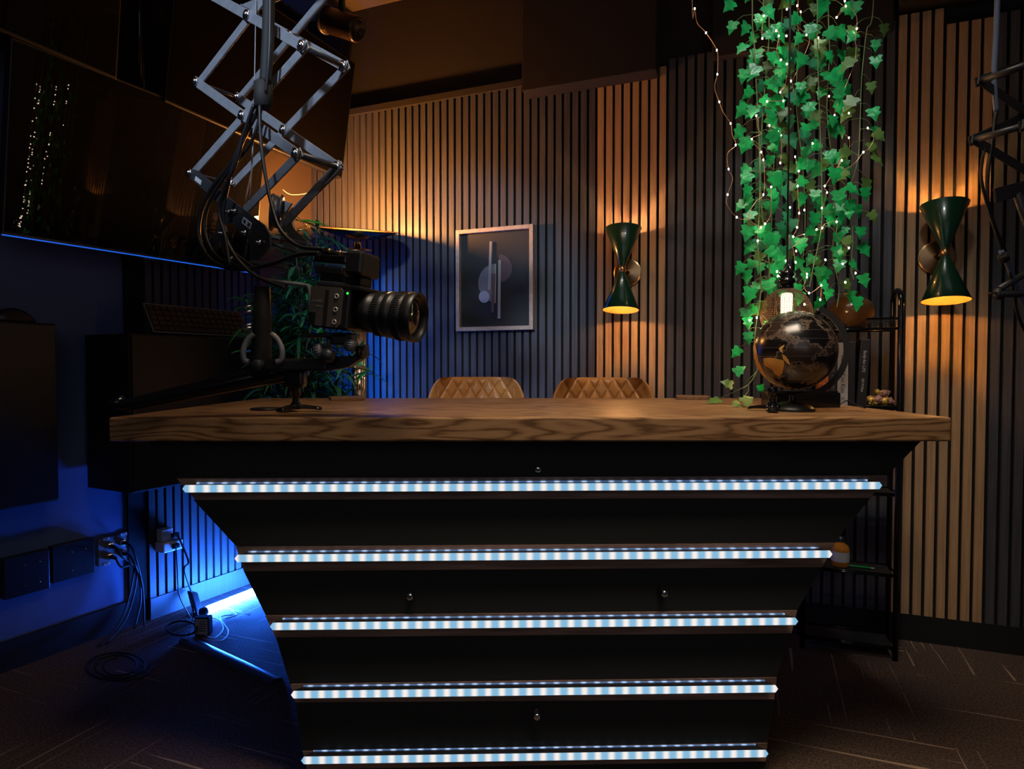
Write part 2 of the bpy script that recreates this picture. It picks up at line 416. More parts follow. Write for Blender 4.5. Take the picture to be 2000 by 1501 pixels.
# boxed-in ducts above the slats
s1a = Bpx(1288, 150)[0]; s1b = Bpx(1032, 190)[0]
struct(MB().box(B((s1a + s1b) / 2, .03, (2.215 + CEIL) / 2), (s1b - s1a, .11, CEIL - 2.215), (dB, nB, Z3), .004).build('trim_7', M['duct']))
s2a = Bpx(1742, 90)[0]; s2b = Bpx(1392, 130)[0]
struct(MB().box(B((s2a + s2b) / 2, .005, (2.245 + CEIL) / 2), (s2b - s2a, .06, CEIL - 2.245), (dB, nB, Z3), .004).build('trim_8', M['wall_brown']))
struct(MB().box(B((s1b + T_COR) / 2, -.008, 2.275 + .015), (T_COR - s1b, .034, .03), (dB, nB, Z3)).build('trim_9', M['wall_brown']))
struct(MB().box(B((t_r + tO2b) / 2, .03, (2.31 + CEIL) / 2), (tO2b - t_r, .11, CEIL - 2.31), (dB, nB, Z3)).build('trim_10', M['black_matte']))

# --- left wall: slatted build-out
sA = Lpx(290, 1000, PB)[0]
struct(MB().box(L(Lpx(271, 1100, .01)[0], .006, CEIL / 2), (Lpx(290, 1100, .01)[0] - Lpx(252, 1100, .01)[0], .012, CEIL), (dL, nL, Z3)).build('trim_14', M['felt']))
o = MB().prism([L(sA, 0, 0), L(s_cor, 0, 0), L(s_cor, PB - SD, 0), L(sA, PB - SD, 0)], (0, 0, CEIL)).build('trim_11', M['felt']); struct(o)
mb = MB(); n = int((s_cor - sA) / PITCH)
for i in range(n):
    s_ = sA + .002 + i * PITCH
    mb.box(L(s_ + SW / 2, PB - SD / 2, (.085 + 1.9) / 2), (SW, SD, 1.9 - .085), (dL, nL, Z3))
struct(mb.build('trim_12', M['leftslat']))
struct(MB().box(L((sA + s_cor) / 2, PB - SD / 2 + .002, .0425), (s_cor - sA, SD + .006, .085), (dL, nL, Z3)).build('baseboard_left', M['leftslat']))
# plain board between the wall screen and the corner
sP0 = Lpx(500, 380, PB)[0]; sP1 = Lpx(606, 380, PB)[0]
struct(MB().box(L((sP0 + sP1) / 2, PB + .008, 2.05), (sP1 - sP0, .016, 1.30), (dL, nL, Z3)).build('trim_13', mat('plain_board', (.062, .042, .030), .55, bump=.05)))
struct(MB().box(L((sA - 1.4) / 2 , .006, .05), (sA + 1.4, .012, .10), (dL, nL, Z3)).build('baseboard_near', M['black_matte']))

# ================================================================== DESK
DZ = .90; DT = .0565
xl = PY(212, 818, 1.5).x; xr = PY(1859, 818, 1.5).x
YB = 2.42
desk = thing('desk', ((xl + xr) / 2, 1.9, 0), 'large desk with thick oak top, stepped black pedestal and glowing light strips across its front', 'desk')
MB().box(((xl + xr) / 2, (1.5 + YB) / 2, DZ - DT / 2), (xr - xl, YB - 1.5, DT), None, .004).build('tabletop', M['oaktop'], desk)
yaw = R(1.4); pn = Vector((math.sin(yaw), -math.cos(yaw), 0)); pd = Vector((math.cos(yaw), math.sin(yaw), 0)); pP = Vector((.03, 1.56, 0))
def DPX(u, v, off=0): return PP(u, v, pP + pn * off, pn)
rows = [ # left u,v top ; left bottom ; right top ; right bottom
    ((286, 850), (345, 934), (1806, 850), (1733, 928)),
    ((378, 976), (466, 1071), (1700, 972), (1627, 1062)),
    ((476, 1115), (520, 1203), (1606, 1107), (1556, 1193)),
    ((539, 1244), (567, 1337), (1545, 1236), (1516, 1324)),
    ((578, 1371), (590, 1467), (1512, 1365), (1499, 1451)),
    ((600, 1502), (606, 1572), (1496, 1486), (1492, 1552))]
for i, (a, b_, c_, d_) in enumerate(rows):
    q = [DPX(*a), DPX(*b_), DPX(*d_), DPX(*c_)]
    if i == 0:
        q[0].z = q[3].z = DZ - DT
    if i == 5:
        q[1].z = q[2].z = 0.0
    MB().prism(q, -pn * .42).build('front_panel', M['panel'], desk)
bat = [((345, 934), (382, 976), (1733, 928), (1700, 972)), ((461, 1068), (476, 1115), (1631, 1060), (1606, 1107)),
       ((518, 1202), (538, 1244), (1557, 1192), (1546, 1236)), ((567, 1336), (577, 1371), (1517, 1323), (1512, 1365)), ((591, 1467), (600, 1502), (1499, 1451), (1496, 1486))]
for a, b_, c_, d_ in bat:
    q = [DPX(*a, .004), DPX(*b_, .004), DPX(*d_, .004), DPX(*c_, .004)]
    MB().prism(q, -pn * .40).build('wood_batten', M['trimwood'], desk)
leds = [((356, 954), (1723, 948)), ((458, 1090), (1626, 1082)), ((527, 1222), (1559, 1214)), ((568, 1357), (1520, 1344)), ((588, 1486), (1501, 1470))]
for (a, b_) in leds:
    PR = .030; H = .0175
    A = DPX(*a, PR); Bp = DPX(*b_, PR); A.z = Bp.z = (A.z + Bp.z) / 2
    dn = -pn * (PR - .005); ins = pd * .026
    up = Z3 * (H / 2)
    ch = MB()
    # mitred channel body (dark glossy top) behind the diffuser
    ch.prism([A + ins * .15 - pn * .002 - up, Bp - ins * .15 - pn * .002 - up, Bp - ins + dn - up, A + ins + dn - up], up * 2)
    body = ch.build('led_channel', M['led_glass'], desk)
    fr = MB(); fr.prism([A - up + ins * .25, A, A + up + ins * .25, Bp + up - ins * .25, Bp, Bp - up - ins * .25], -pn * .0019); fr.build('light_strip', M['led'], body)
    bk = MB(); q0 = A + ins * .9 + dn * .86 + up; q1 = Bp - ins * .9 + dn * .86 + up
    bk.prism([q0, q1, q1 + Z3 * .002, q0 + Z3 * .002], -pn * .003); bk.build('back_light_row', M['led_back'], body)
for (u, v, ln) in ((1051, 917, .004), (800, 1166, .045), (1299, 1160, .045), (1049, 1401, .045)):
    p = DPX(u, v, ln)
    MB().lathe([(.001, ln), (.0065, ln), (.0078, ln - .0015), (.0078, 0), (.0078, -.003)], p - pn * ln, pn, 20).build('standoff_bolt', M['chrome'], desk)

# ================================================================== WALL SCONCES
def sconce(u, v, label, up_c, dn_c, pu, pdn):
    t0, z0 = Bpx(u, v)
    base = B(t0, 0, z0)
    th = thing('wall_sconce', base, label, 'wall lamp', 'green double cone wall sconces')
    W = base + nB * .118; ST = (Z3 - nB * .13).normalized()
    mp_ = MB().lathe([(.010, .030), (.013, .018), (.054, .0095), (.059, .007), (.059, 0)], base, nB, 72)
    for f_ in mp_.bm.faces: f_.smooth = False
    mp_.build('mounting_plate', M['brass'], th)
    MB().tube([base + nB * .015, W], .0065, 12).build('bracket_arm', M['brass'], th)
    MB().lathe([(.001, -.013), (.0135, -.013), (.0135, .013), (.001, .013)], W, ST, 24).build('brass_collar', M['brass'], th)
    for sg, lightc, pw in ((1, up_c, pu), (-1, dn_c, pdn)):
        ax = ST * sg; h = .158; r0 = .011; r1 = .074
        MB().lathe([(r0, .012), (r1, .012 + h), (r1 - .0008, .0125 + h), (r1 - .0016, .012 + h)], W, ax, 48).build('cone_shade', M['green_metal'], th)
        MB().lathe([(r0 - .003, .016), (r1 - .0018, .012 + h)], W, ax, 48).build('shade_lining', M['gold_in'], th)
        bc = W + ax * (.012 + h - .050)
        MB().ball(bc + ax * .012, .021, 20).tube([bc - ax * .05, bc], .012, 12).build('light_bulb', M['bulb'], th)
        lamp('POINT', 'sconce_light', bc + ax * .014, pw * .28, lightc, .021)
        lamp('SPOT', 'sconce_beam', bc + ax * .0, pw * (8.5 if sg > 0 else 5.5), lightc, .015, bc + ax, 112, 1.0)
    if True:
        q = W - Z3 * .155 + Vector((.022, -.052, 0)) * 0
        dd = Vector((.30, .95, 0)).normalized()
        MB().box(W + dd * .050 - Z3 * .150, (.026, .0012, .007), (Vector((dd.y, -dd.x, 0)), dd, Z3)).build('sticker', M['label'], th)
    return th
sconce(1226, 533, 'green double-cone sconce with brass disc beside the framed art', (1, .58, .30), (1, .48, .16), 108, 100)
sconce(1829, 503, 'green double-cone sconce with brass disc above the bookshelf', (1, .44, .10), (1, .44, .10), 108, 100)

# ================================================================== FRAMED ART
tl = [Bpx(892, 451, .012), Bpx(1042, 439, .012), Bpx(1045, 643, .012), Bpx(895, 647, .012)]
ta = (tl[0][0] + tl[3][0]) / 2; tb = (tl[1][0] + tl[2][0]) / 2; zt = (tl[0][1] + tl[1][1]) / 2; zb = (tl[2][1] + tl[3][1]) / 2
fa = thing('framed_art', B((ta + tb) / 2, 0, zb), 'pale wood framed abstract picture of half circles and bars on black', 'picture')
mb = MB(); fw = .018; fd = .03
for (t0, t1, z0, z1) in ((tb, tb + fw, zb, zt), (ta - fw, ta, zb, zt), (tb + fw, ta - fw, zt - fw, zt), (tb + fw, ta - fw, zb, zb + fw)):
    mb.box(B((t0 + t1) / 2, fd / 2 + .001, (z0 + z1) / 2), (t1 - t0, fd, z1 - z0), (dB, nB, Z3), .001)
mb.build('frame', M['frame_wood'], fa)
MB().box(B((ta + tb) / 2, .006, (zb + zt) / 2), (ta - tb - 2 * fw, .008, zt - zb - 2 * fw), (dB, nB, Z3)).build('mount_board', M['mount'], fa)
def apx(x, y, p=.012): 
    t, z = Bpx(840 + x / 4.1667, 400 + y / 4.1667, p); return B(t, p, z)
def shape(pts, m, name, dep=.003, p=.012):
    MB().prism([apx(x, y, p) for x, y in pts], -nB * dep).build(name, m, fa)
shape([(537, 635 - 157)] + [(537 - 145 * math.sin(R(a)), 635 - 157 * math.cos(R(a))) for a in range(8, 173, 6)] + [(532, 795)], M['art_grey'], 'grey_half_disc', .0025, .0125)
shape([(560, 400)] + [(560 + 108 * math.sin(R(a)), 516 - 115 * math.cos(R(a))) for a in range(8, 173, 6)] + [(560, 632)], M['art_mauve'], 'mauve_half_disc', .0025, .0125)
shape([(526, 480), (537, 478), (533, 797), (522, 797)], M['art_sand'], 'thin_bar', .003, .0155)
shape([(484, 297), (503, 297), (494, 690), (470, 690)], M['art_sand'], 'tall_bar', .003, .019)
shape([(503, 558), (528, 558), (520, 876), (497, 876)], M['art_mauve'], 'mauve_bar', .003, .019)
shape([(555, 450), (577, 448), (572, 924), (549, 924)], M['art_sand'], 'long_bar', .003, .019)
shape([(440 + 44 * math.cos(R(a)), 747 + 49 * math.sin(R(a))) for a in range(0, 360, 12)], M['art_lav'], 'lavender_disc', .003, .019)

# ================================================================== CHAIRS
def make_chair(loc, rot, label):
    # built facing -Y at the origin, then turned
    th = thing('counter_chair', loc, label, 'chair', 'tan quilted chairs behind the desk', rot)
    X = XF[th]; 
    def W(p): return X @ Vector(p)
    mb = MB(); nx, nz = 120, 80; zc0, zc1 = .60, .975
    def hw(z):
        k = (z - zc0) / (zc1 - zc0)
        e = max(0.0, (k - .62) / .38)
        return .215 - .012 * k - .070 * (1 - math.sqrt(max(0, 1 - e * e)))
    def grid(front):
        rows_ = []
        for j in range(nz + 1):
            k = j / nz; z = zc0 + (zc1 - zc0) * k; r_ = []
            for i in range(nx + 1):
                a = -1 + 2 * i / nx; x = a * hw(z)
                y = .10 * (1 - 0) - .11 * (abs(a) ** 2.4)          # wraps forward at the sides
                y += .05 * k                                         # leans back
                edge = min(1, (1 - abs(a)) / .10, (1 - k) / .07 + .0)
                edge = max(0, edge); bul = math.sqrt(1 - (1 - edge) ** 2)
                if front:
                    d = .024 * bul
                    if abs(x) < .158:
                        p = abs((((x / .052) + (z / .088)) % 1) - .5) * 2; q = abs((((x / .052) - (z / .088)) % 1) - .5) * 2
                        d += .012 * (1 - max(p, q) ** 4.5) - .004
                    else:
                        d += .003 * min(1, (abs(x) - .158) / .01)
                    y -= d
                else:
                    y += .022 * bul
                r_.append(mb.bm.verts.new(W((x, y, z))))
            rows_.append(r_)
        for j in range(nz):
            for i in range(nx):
                f_ = mb.bm.faces.new([rows_[j][i], rows_[j][i + 1], rows_[j + 1][i + 1], rows_[j + 1][i]]); f_.smooth = True
        return rows_
    g1 = grid(True); g2 = grid(False)
    ring = lambda g: g[0][:] + [r_[-1] for r_ in g[1:]] + g[-1][-2::-1] + [r_[0] for r_ in g[-2:0:-1]]
    a, b_ = ring(g1), ring(g2)
    for i in range(len(a)):
        f_ = mb.bm.faces.new([a[i], a[(i + 1) % len(a)], b_[(i + 1) % len(a)], b_[i]]); f_.smooth = True
    mb.build('quilted_backrest', M['leather'], th)
    mb = MB(); mb.box((0, 0, 0), (.44, .42, .08), None, .03)
    for v_ in mb.bm.verts: v_.co = W(v_.co + Vector((0, -.10, .60)))
    for f_ in mb.bm.faces: f_.smooth = True
    mb.build('seat', M['leather'], th)
    for sx in (-1, 1):
        for sy in (-1, 1):
            MB().tube([W((sx * .15, -.10 + sy * .13, .565)), W((sx * .21, -.10 + sy * .18, .0))], .011, 10).build('leg', M['black'], th)
    mb = MB()
    cs = [W((sx * .197, -.10 + sy * .17, .17)) for sx, sy in ((-1, -1), (1, -1), (1, 1), (-1, 1), (-1, -1))]
    for p, q in zip(cs, cs[1:]): mb.tube([p, q], .007, 8)
    mb.build('footrest', M['black'], th)
    return th
ch1 = make_chair((-.145, 2.62, 0), R(4), 'left chair behind the desk with tan diamond-quilted back, below the framed art')
duptree(ch1, (.355, 2.47, 0), R(-3), 'right chair behind the desk with tan diamond-quilted back, below the lit sconce')

# ================================================================== DESKTOP SMALL THINGS
def on_desk(u, v): return PZ(u, v, DZ)
def coaster(u, v, w_, d_, label, rot):
    p = on_desk(u, v)
    X = (Vector((math.cos(rot), math.sin(rot), 0)), Vector((-math.sin(rot), math.cos(rot), 0)), Z3)
    o = MB().box(p + Z3 * .0065, (w_, d_, .013), X, .002).build('wooden_coaster', M['wood_item']); recentre(o)
    tag(o, label, 'coaster', 'wooden coasters on the desk'); return o
coaster(677, 781, .115, .10, 'square wooden coaster on the desk behind the camera', R(20))
coaster(1352, 779, .115, .10, 'square wooden coaster by the ivy tip, in front of the right chair', R(-12))
p = on_desk(520, 800)
o = MB().lathe([(.001, 0), (.041, 0), (.042, .002), (.041, .005), (.036, .006), (.001, .0055)], p, Z3, 40).build('round_pad', M['black']); recentre(o)
tag(o, 'flat round black pad beside the left tripod foot on the desk', 'coaster')

def tripod_base(u, v, label, pole):
    p = on_desk(u, v)
    th = thing('table_tripod', p, label, 'tripod', 'small black tabletop tripods')
    for a in (10, 130, 250):
        d = Vector((math.cos(R(a)), math.sin(R(a)), 0)); s_ = Vector((-d.y, d.x, 0)); mb = MB()
        n = 8; prev = None
        for i in range(n + 1):
            k = i / n; c = p + d * (.005 + .062 * k) + Z3 * (.0115 - .006 * k * k + .001)
            wv = .014 - .002 * math.sin(k * 3.14) + (.003 if k > .75 else 0); 
            if i == n: wv = .008
            hh = .006 - .002 * k
            rg = [mb.bm.verts.new(c + s_ * wv * x + Z3 * hh * z_) for x, z_ in ((-1, -.9), (1, -.9), (1, .2), (.5, 1), (-.5, 1), (-1, .2))]
            if i == 0: mb.bm.faces.new(rg)
            if prev:
                for q in range(6):
                    f_ = mb.bm.faces.new([prev[q], prev[(q + 1) % 6], rg[(q + 1) % 6], rg[q]]); f_.smooth = True
            prev = rg
        mb.bm.faces.new(prev[::-1])
        for v_ in mb.bm.verts: v_.co.z = max(v_.co.z, p.z + .0005)
        mb.build('foot', M['black_gloss'], th)
    MB().lathe([(.001, .006), (.013, .006), (.013, .022), (.009, .026), (.009, .04), (.0135, .045), (.0135, .10 * pole), (.010, .10 * pole + .003), (.001, .10 * pole + .003)], p, Z3, 20).build('post', M['black_gloss'], th)
    return th, p
tp, pl = tripod_base(578, 803, 'left tabletop tripod on the desk holding the camera mount', .85)
tp2, pr2 = tripod_base(1508, 803, 'right tabletop tripod standing low in front of the globe', .62)
# upper part of the left tripod: hub, rods and knobs up to the camera
hub = PY(578, 716, pl.y)
for dx in (-.011, .011):
    MB().tube([pl + Vector((dx, 0, .085)), pl + Vector((dx, 0, hub.z - pl.z - .01))], .0032, 8).build('rod', M['steel_dark'], tp)

# mic / support arm
armL = PY(216, 796, 1.47); armR = PY(600, 715, 1.55)
bm_ = thing('boom_arm', PY(400, 757, 1.5), 'long black boom arm slanting over the left end of the desk', 'boom arm')
dA = (armR - armL).normalized()
mb = MB(); side = Vector((-dA.y, dA.x, 0)).normalized(); upA = dA.cross(side) * -1 if dA.cross(side).z < 0 else dA.cross(side)
prev = None
for i in range(13):
    k = i / 12; c = armL.lerp(armR, k); hh = .011 + .011 * min(1, k * 1.6) ; ww = .016
    if i == 0: hh *= .35; ww *= .5
    rg = [mb.bm.verts.new(c + side * ww * math.cos(R(a)) * (1.1 if abs(math.cos(R(a))) > .5 else 1) + upA * hh * math.sin(R(a))) for a in range(0, 360, 30)]
    if prev:
        for q in range(12):
            f_ = mb.bm.faces.new([prev[q], prev[(q + 1) % 12], rg[(q + 1) % 12], rg[q]]); f_.smooth = True
    else: mb.bm.faces.new(rg)
    prev = rg
mb.bm.faces.new(prev[::-1]); mb.build('tube', M['black_gloss'], bm_)
MB().tube([armL - dA * .008 + Z3 * .004, armL + dA * .03 + Z3 * .012], .012, 14).build('end_joint', M['black_gloss'], bm_)
MB().tube([armL + dA * .03 - upA * .014, armR - dA * .03 - upA * .024], .0024, 8).build('highlight_rod', M['brass'], bm_)  # brass rod stands in for the warm highlight under the arm

# ---- camera mount (clamps, arch handle, ball head)
def P15(u, v, Y=1.52): return PY(u, v, Y)
mt = thing('camera_mount', P15(580, 730), 'black clamp and ball head under the camera with silver knobs', 'camera mount')
MB().box(P15(578, 712), (.16, .05, .030), None, .006).build('clamp_body', M['black'], mt)
MB().box(P15(578, 740), (.045, .04, .04), None, .008).build('post_socket', M['black_gloss'], mt)
MB().tube([P15(510, 735), P15(510, 700), P15(512, 640), P15(512, 560)], [.022, .024, .021, .018], 16).build('column', M['black_matte'], mt)
for v in (598, 608, 634, 640):
    MB().tube([P15(471, v, 1.5), P15(492, v, 1.5)], .003, 8).build('silver_pin', M['chrome'], mt)
for sg in (-1, 1):
    pts = [P15(513 + sg * 17, 652, 1.49), P15(513 + sg * 30, 664, 1.485), P15(513 + sg * 38, 684, 1.48), P15(513 + sg * 36, 702, 1.48), P15(513 + sg * 27, 707, 1.48)]
    MB().tube(spline(pts), .0065, 12).build('curved_grip', M['steel'], mt)
MB().lathe([(.001, -.012), (.010, -.012), (.012, -.010), (.012, .010), (.010, .012), (.001, .012)], P15(504, 712, 1.48), (0, 1, 0), 16).build('knob', M['steel_dark'], mt)
MB().ball(P15(641, 694, 1.47), .0175, 24).build('ball_head', M['steel_dark'], mt)
def knurl(c, ax, r, h, m, name):
    mb = MB(); mb.lathe([(.001, 0), (r, 0), (r, h), (.001, h)], c, ax, 20)
    for i, v_ in enumerate(mb.bm.verts): pass
    ax = Vector(ax).normalized(); u_ = ax.orthogonal().normalized(); q_ = ax.cross(u_)
    for k in range(16):
        a = 2 * math.pi * k / 16; d = u_ * math.cos(a) + q_ * math.sin(a)
        mb.tube([Vector(c) + d * r + ax * .002, Vector(c) + d * r + ax * (h - .002)], r * .12, 6)
    return mb.build(name, m, mt)
knurl(P15(618, 686, 1.48), (.9, -.3, .2), .015, .018, M['steel'], 'knurled_knob')
knurl(P15(676, 673, 1.48), (.95, -.25, -.1), .0125, .024, M['steel'], 'knurled_knob')
knurl(P15(700, 688, 1.49), (.95, -.25, 0), .014, .014, M['black'], 'knurled_knob')
MB().prism([P15(600, 716, 1.50), P15(612, 700, 1.50), P15(690, 694, 1.50), P15(712, 672, 1.50), P15(714, 694, 1.50), P15(680, 716, 1.50), P15(640, 724, 1.50)], (0, .045, 0)).build('head_bracket', M['black'], mt)
MB().tube([P15(643, 680, 1.5), P15(643, 652, 1.5)], .006, 10).build('stud', M['steel'], mt)
MB().box(P15(640, 655, 1.5), (.10, .05, .010), None, .002).build('quick_release_plate', M['black'], mt)
MB().box(P15(672, 662, 1.5), (.05, .05, .028), None, .004).build('riser_block', M['black'], mt)

# ---- camera body
O = PY(690, 607, 1.50)
A = Vector((.964, -.264, -.115)).normalized(); Wd = Vector((-.264, -.964, 0)).normalized(); V = Wd.cross(A); V = V if V.z > 0 else -V
cm = thing('cinema_camera', O, 'black box camera with a long lens pointing right over the desk', 'camera')
def C(a, w_, v_): return O + A * a + Wd * w_ + V * v_
AX = (A, Wd, V)
MB().box(C(-.0275, 0, 0), (.095, .110, .094), AX, .006).build('camera_body', M['black'], cm)
pp_ = MB(); pl_ = [(-.078, -.043), (-.004, -.043), (.003, -.035), (.003, .040), (-.004, .047), (-.078, .047)]
pp_.prism([C(a, .055, v_) for a, v_ in pl_], Wd * .005); plate = pp_.build('side_plate', M['cam_grey'], cm)
MB().box(C(-.035, .0585, .0), (.009, .006, .078), AX).build('plate_slot', M['black_matte'], plate)
MB().box(C(-.068, .061, -.028), (.018, .003, .030), AX, .001).build('door_catch', M['black'], plate)
for v_ in (.027, -.003, -.031):
    MB().lathe([(.0030, 0), (.0030, .002), (.0056, .002), (.0058, 0)], C(-.0105, .060, v_), Wd, 24).build('socket_ring', M['ring'], cm)
    MB().lathe([(.001, .0004), (.0032, .0004)], C(-.0105, .060, v_), Wd, 20).build('socket_hole', M['black_matte'], cm)
text('LUMIX', 'maker_lettering', C(-.058, .0604, .012), -A if (-A).x > 0 else A, V, .0095, M['ink_dim'], plate)
text('BGH1', 'model_lettering', C(-.053, .0604, .001), A, V, .0065, M['ink_dim'], plate)
MB().box(C(-.035, 0, .054), (.085, .085, .012), AX, .003).build('top_plate', M['steel_dark'], cm)
MB().box(C(.012, .01, .050), (.07, .09, .010), AX, .003).build('hood', M['black'], cm)
MB().ball(C(.013, .0558, .036), .0026, 12).build('status_light', M['greenled'], cm)
lp = [(.001, .018), (.040, .018), (.040, .032), (.044, .034), (.046, .036), (.046, .060), (.0435, .061), (.0435, .064), (.050, .067), (.051, .086), (.0475, .087), (.0475, .091), (.053, .094), (.054, .112), (.051, .113), (.051, .117),
      (.0545, .119), (.0555, .138), (.053, .139), (.053, .142), (.0565, .144), (.057, .165), (.0545, .167), (.053, .167), (.050, .160), (.046, .154), (.043, .152)]
MB().lathe(lp, O, A, 56).build('lens_barrel', M['black'], cm)
def ribs(h0, h1, r, n):
    mb = MB(); u_ = A.orthogonal().normalized(); q_ = A.cross(u_)
    for k in range(n):
        a = 2 * math.pi * k / n; d = u_ * math.cos(a) + q_ * math.sin(a); t_ = A.cross(d)
        mb.box(O + d * r + A * ((h0 + h1) / 2), (h1 - h0, .0026, .0016), (A, t_, d))
    return mb
ribs(.069, .084, .0512, 60).build('focus_ring', M['black_matte'], cm); ribs(.121, .136, .0557, 64).build('zoom_ring', M['black_matte'], cm)
MB().lathe([(.043, .152), (.038, .155), (.025, .1595), (.012, .161), (.001, .1615)], O, A, 40).build('front_glass', M['glassdark'], cm)
MB().lathe([(.0432, .1525), (.0405, .1545)], O, A, 40).build('filter_ring', M['steel_dark'], cm)
# monitor / handle assembly above the body
fm = thing('camera_monitor', PY(690, 545, 1.50), 'small black monitor and rail assembly hanging above the camera body', 'monitor')
MB().box(PY(709, 518, 1.48), (.043, .09, .054), AX, .007).build('monitor_housing', M['black'], fm)
MB().box(PY(655, 508, 1.50), (.085, .05, .020), AX, .004).build('hinge_block', M['black_gloss'], fm)
MB().box(PY(652, 530, 1.50), (.075, .045, .020), AX, .004).build('shoe_mount', M['black'], fm)
MB().tube([PY(600, 486, 1.50), PY(645, 492, 1.50), PY(700, 498, 1.5)], .006, 10).build('top_rail', M['black_gloss'], fm)
for u, v in ((643, 489), (664, 493)):
    MB().ball(PY(u, v, 1.485), .0052, 14).build('bolt', M['brass'], fm)
MB().tube(spline([PY(500, 542, 1.5), PY(560, 552, 1.5), PY(590, 556, 1.5), PY(603, 562, 1.5), PY(606, 600, 1.5)]), .0045, 10).build('support_rod', M['steel'], fm)
MB().box(PY(676, 548, 1.50), (.11, .05, .022), AX, .004).build('carry_plate', M['black'], fm)

# ================================================================== SCISSOR ARMS
rd = Vector((872 / 1250, 1, 0)).normalized()          # direction of the cross rods
YF = 1.42
P0f = PY(474, 226, YF)
def PF(u, v): return PP(u, v, P0f, rd)
ROD = .1045
def bar(mb, a, b, w_=.021, th_=.004, nrm=None, ext=.010, tapered=False):
    nrm = nrm or rd; d = (b - a).normalized(); s_ = nrm.cross(d).normalized(); a = a - d * ext; b = b + d * ext
    c = (a + b) / 2
    mb.box(c, ((b - a).length, th_, w_), (d, nrm, s_), .0008)
sa = thing('scissor_arm', PF(500, -40), 'grey steel scissor arm hanging from the ceiling above the camera', 'scissor arm')
C0, C1, C2 = PF(484, 30), PF(474, 226), PF(470, 418)
L1_, L2_ = PF(384, 160), PF(372, 338); R0_, R1_ = PF(591, 90), PF(579, 300)
Lu, Ru = PF(395, -12), PF(600, -70)
Lu = C0 + (C0 - R0_); Ru = C0 + (C0 - L1_)
off = rd * ROD
segs = [(Lu, R0_, 0), (L1_, Ru, 1), (L1_, R1_, 0), (R0_, L2_, 1), (R1_, PF(478, 405), 1)]
for plane in (0, 1):
    for a, b_, lay in segs:
        o_ = off * plane + rd * (.006 * lay)
        mb = MB(); bar(mb, a + o_, b_ + o_); mb.build('arm_bar', M['steel'], sa)
for p_ in (L1_, L2_, R0_, R1_, C0 + (C0 - R0_)):
    MB().tube([p_ - rd * .004, p_ + off + rd * .008], .0065 if p_ in (R0_, R1_) else .004, 12).build('cross_rod', M['steel_dark'], sa)
for p_ in (C0, C1, L1_, L2_, R0_, R1_):
    for plane in (0, 1):
        q = p_ + off * plane
        MB().lathe([(.001, .004), (.0105, .004), (.0105, .001), (.001, .001)], q - rd * .004 - rd * .003, rd, 20).lathe([(.001, -.004), (.006, -.003), (.007, .002), (.001, .002)], q - rd * .006, rd, 12).build('pivot_bolt', M['chrome'], sa)
# upper pair beyond the frame up to the ceiling
Cm1 = C0 + (C0 - C1); 
for plane in (0, 1):
    for a, b_, lay in ((Lu, Lu + (R0_ - L1_), 1), (Ru, Ru + (L1_ - R0_), 0)):
        o_ = off * plane + rd * (.006 * lay); mb = MB(); bar(mb, a + o_, b_ + o_); mb.build('arm_bar', M['steel'], sa)
topc = (Lu + (R0_ - L1_) + Ru + (L1_ - R0_)) / 2 + off * .5
MB().box(Vector((topc.x, topc.y, CEIL - .03)), (.34, .16, .06), None, .004).build('ceiling_carriage', M['steel_dark'], sa)
for q in (Lu + (R0_ - L1_), Ru + (L1_ - R0_)):
    q = q + off * .5; MB().tube([q, Vector((q.x, q.y, CEIL - .05))], .008, 10).build('hanger', M['steel_dark'], sa)
# lower head plates
head = [(372, 330), (384, 330), (470, 402), (520, 446), (529, 468), (526, 492), (508, 505), (492, 505), (486, 470), (470, 440), (452, 420), (436, 408), (428, 412), (430, 440), (438, 452), (426, 470), (420, 498), (410, 482), (414, 440), (424, 400), (372, 352)]
hp = [(372, 329), (386, 333), (466, 401), (518, 440), (528, 458), (529, 478), (518, 496), (504, 508), (490, 508), (489, 470), (470, 452), (455, 434), (440, 438), (444, 452), (428, 462), (430, 480), (414, 496), (411, 468), (427, 448), (430, 410), (430, 398), (370, 346)]
MB().prism([PF(u, v) - rd * .002 for u, v in hp], rd * .004).build('head_plate', M['steel_dark'], sa)
hp2 = [(418, 470), (430, 478), (490, 522), (484, 530), (455, 520), (425, 492)]
MB().prism([PF(u, v) + rd * .012 for u, v in hp2], rd * .004).build('head_plate', M['steel_dark'], sa)
MB().prism([PF(u, v) + rd * .09 for u, v in [(468, 362), (492, 378), (500, 380), (486, 402), (474, 398), (472, 385), (464, 376)]], rd * .004).build('head_plate', M['steel'], sa)
mb = MB(); bar(mb, PF(436, 462) - rd * .006, PF(458, 505) - rd * .006, .018); mb.build('link_plate', M['steel_dark'], sa)
mb = MB(); bar(mb, R1_ + off, PF(578, 300) + off + (PF(496, 396) - R1_) * .55, .022)
mb.build('arm_bar', M['steel'], sa)
bar_end = R1_ + off
mb = MB(); bar(mb, bar_end, PY(560, 432, (bar_end.y)), .022); mb.build('arm_bar', M['steel_dark'], sa)
MB().prism([PY(560, 420, 1.49), PY(575, 448, 1.49), PY(608, 476, 1.49), PY(612, 492, 1.49), PY(596, 490, 1.49), PY(572, 470, 1.49), PY(548, 440, 1.49)], (0, .006, 0)).build('head_plate', M['steel_dark'], sa)
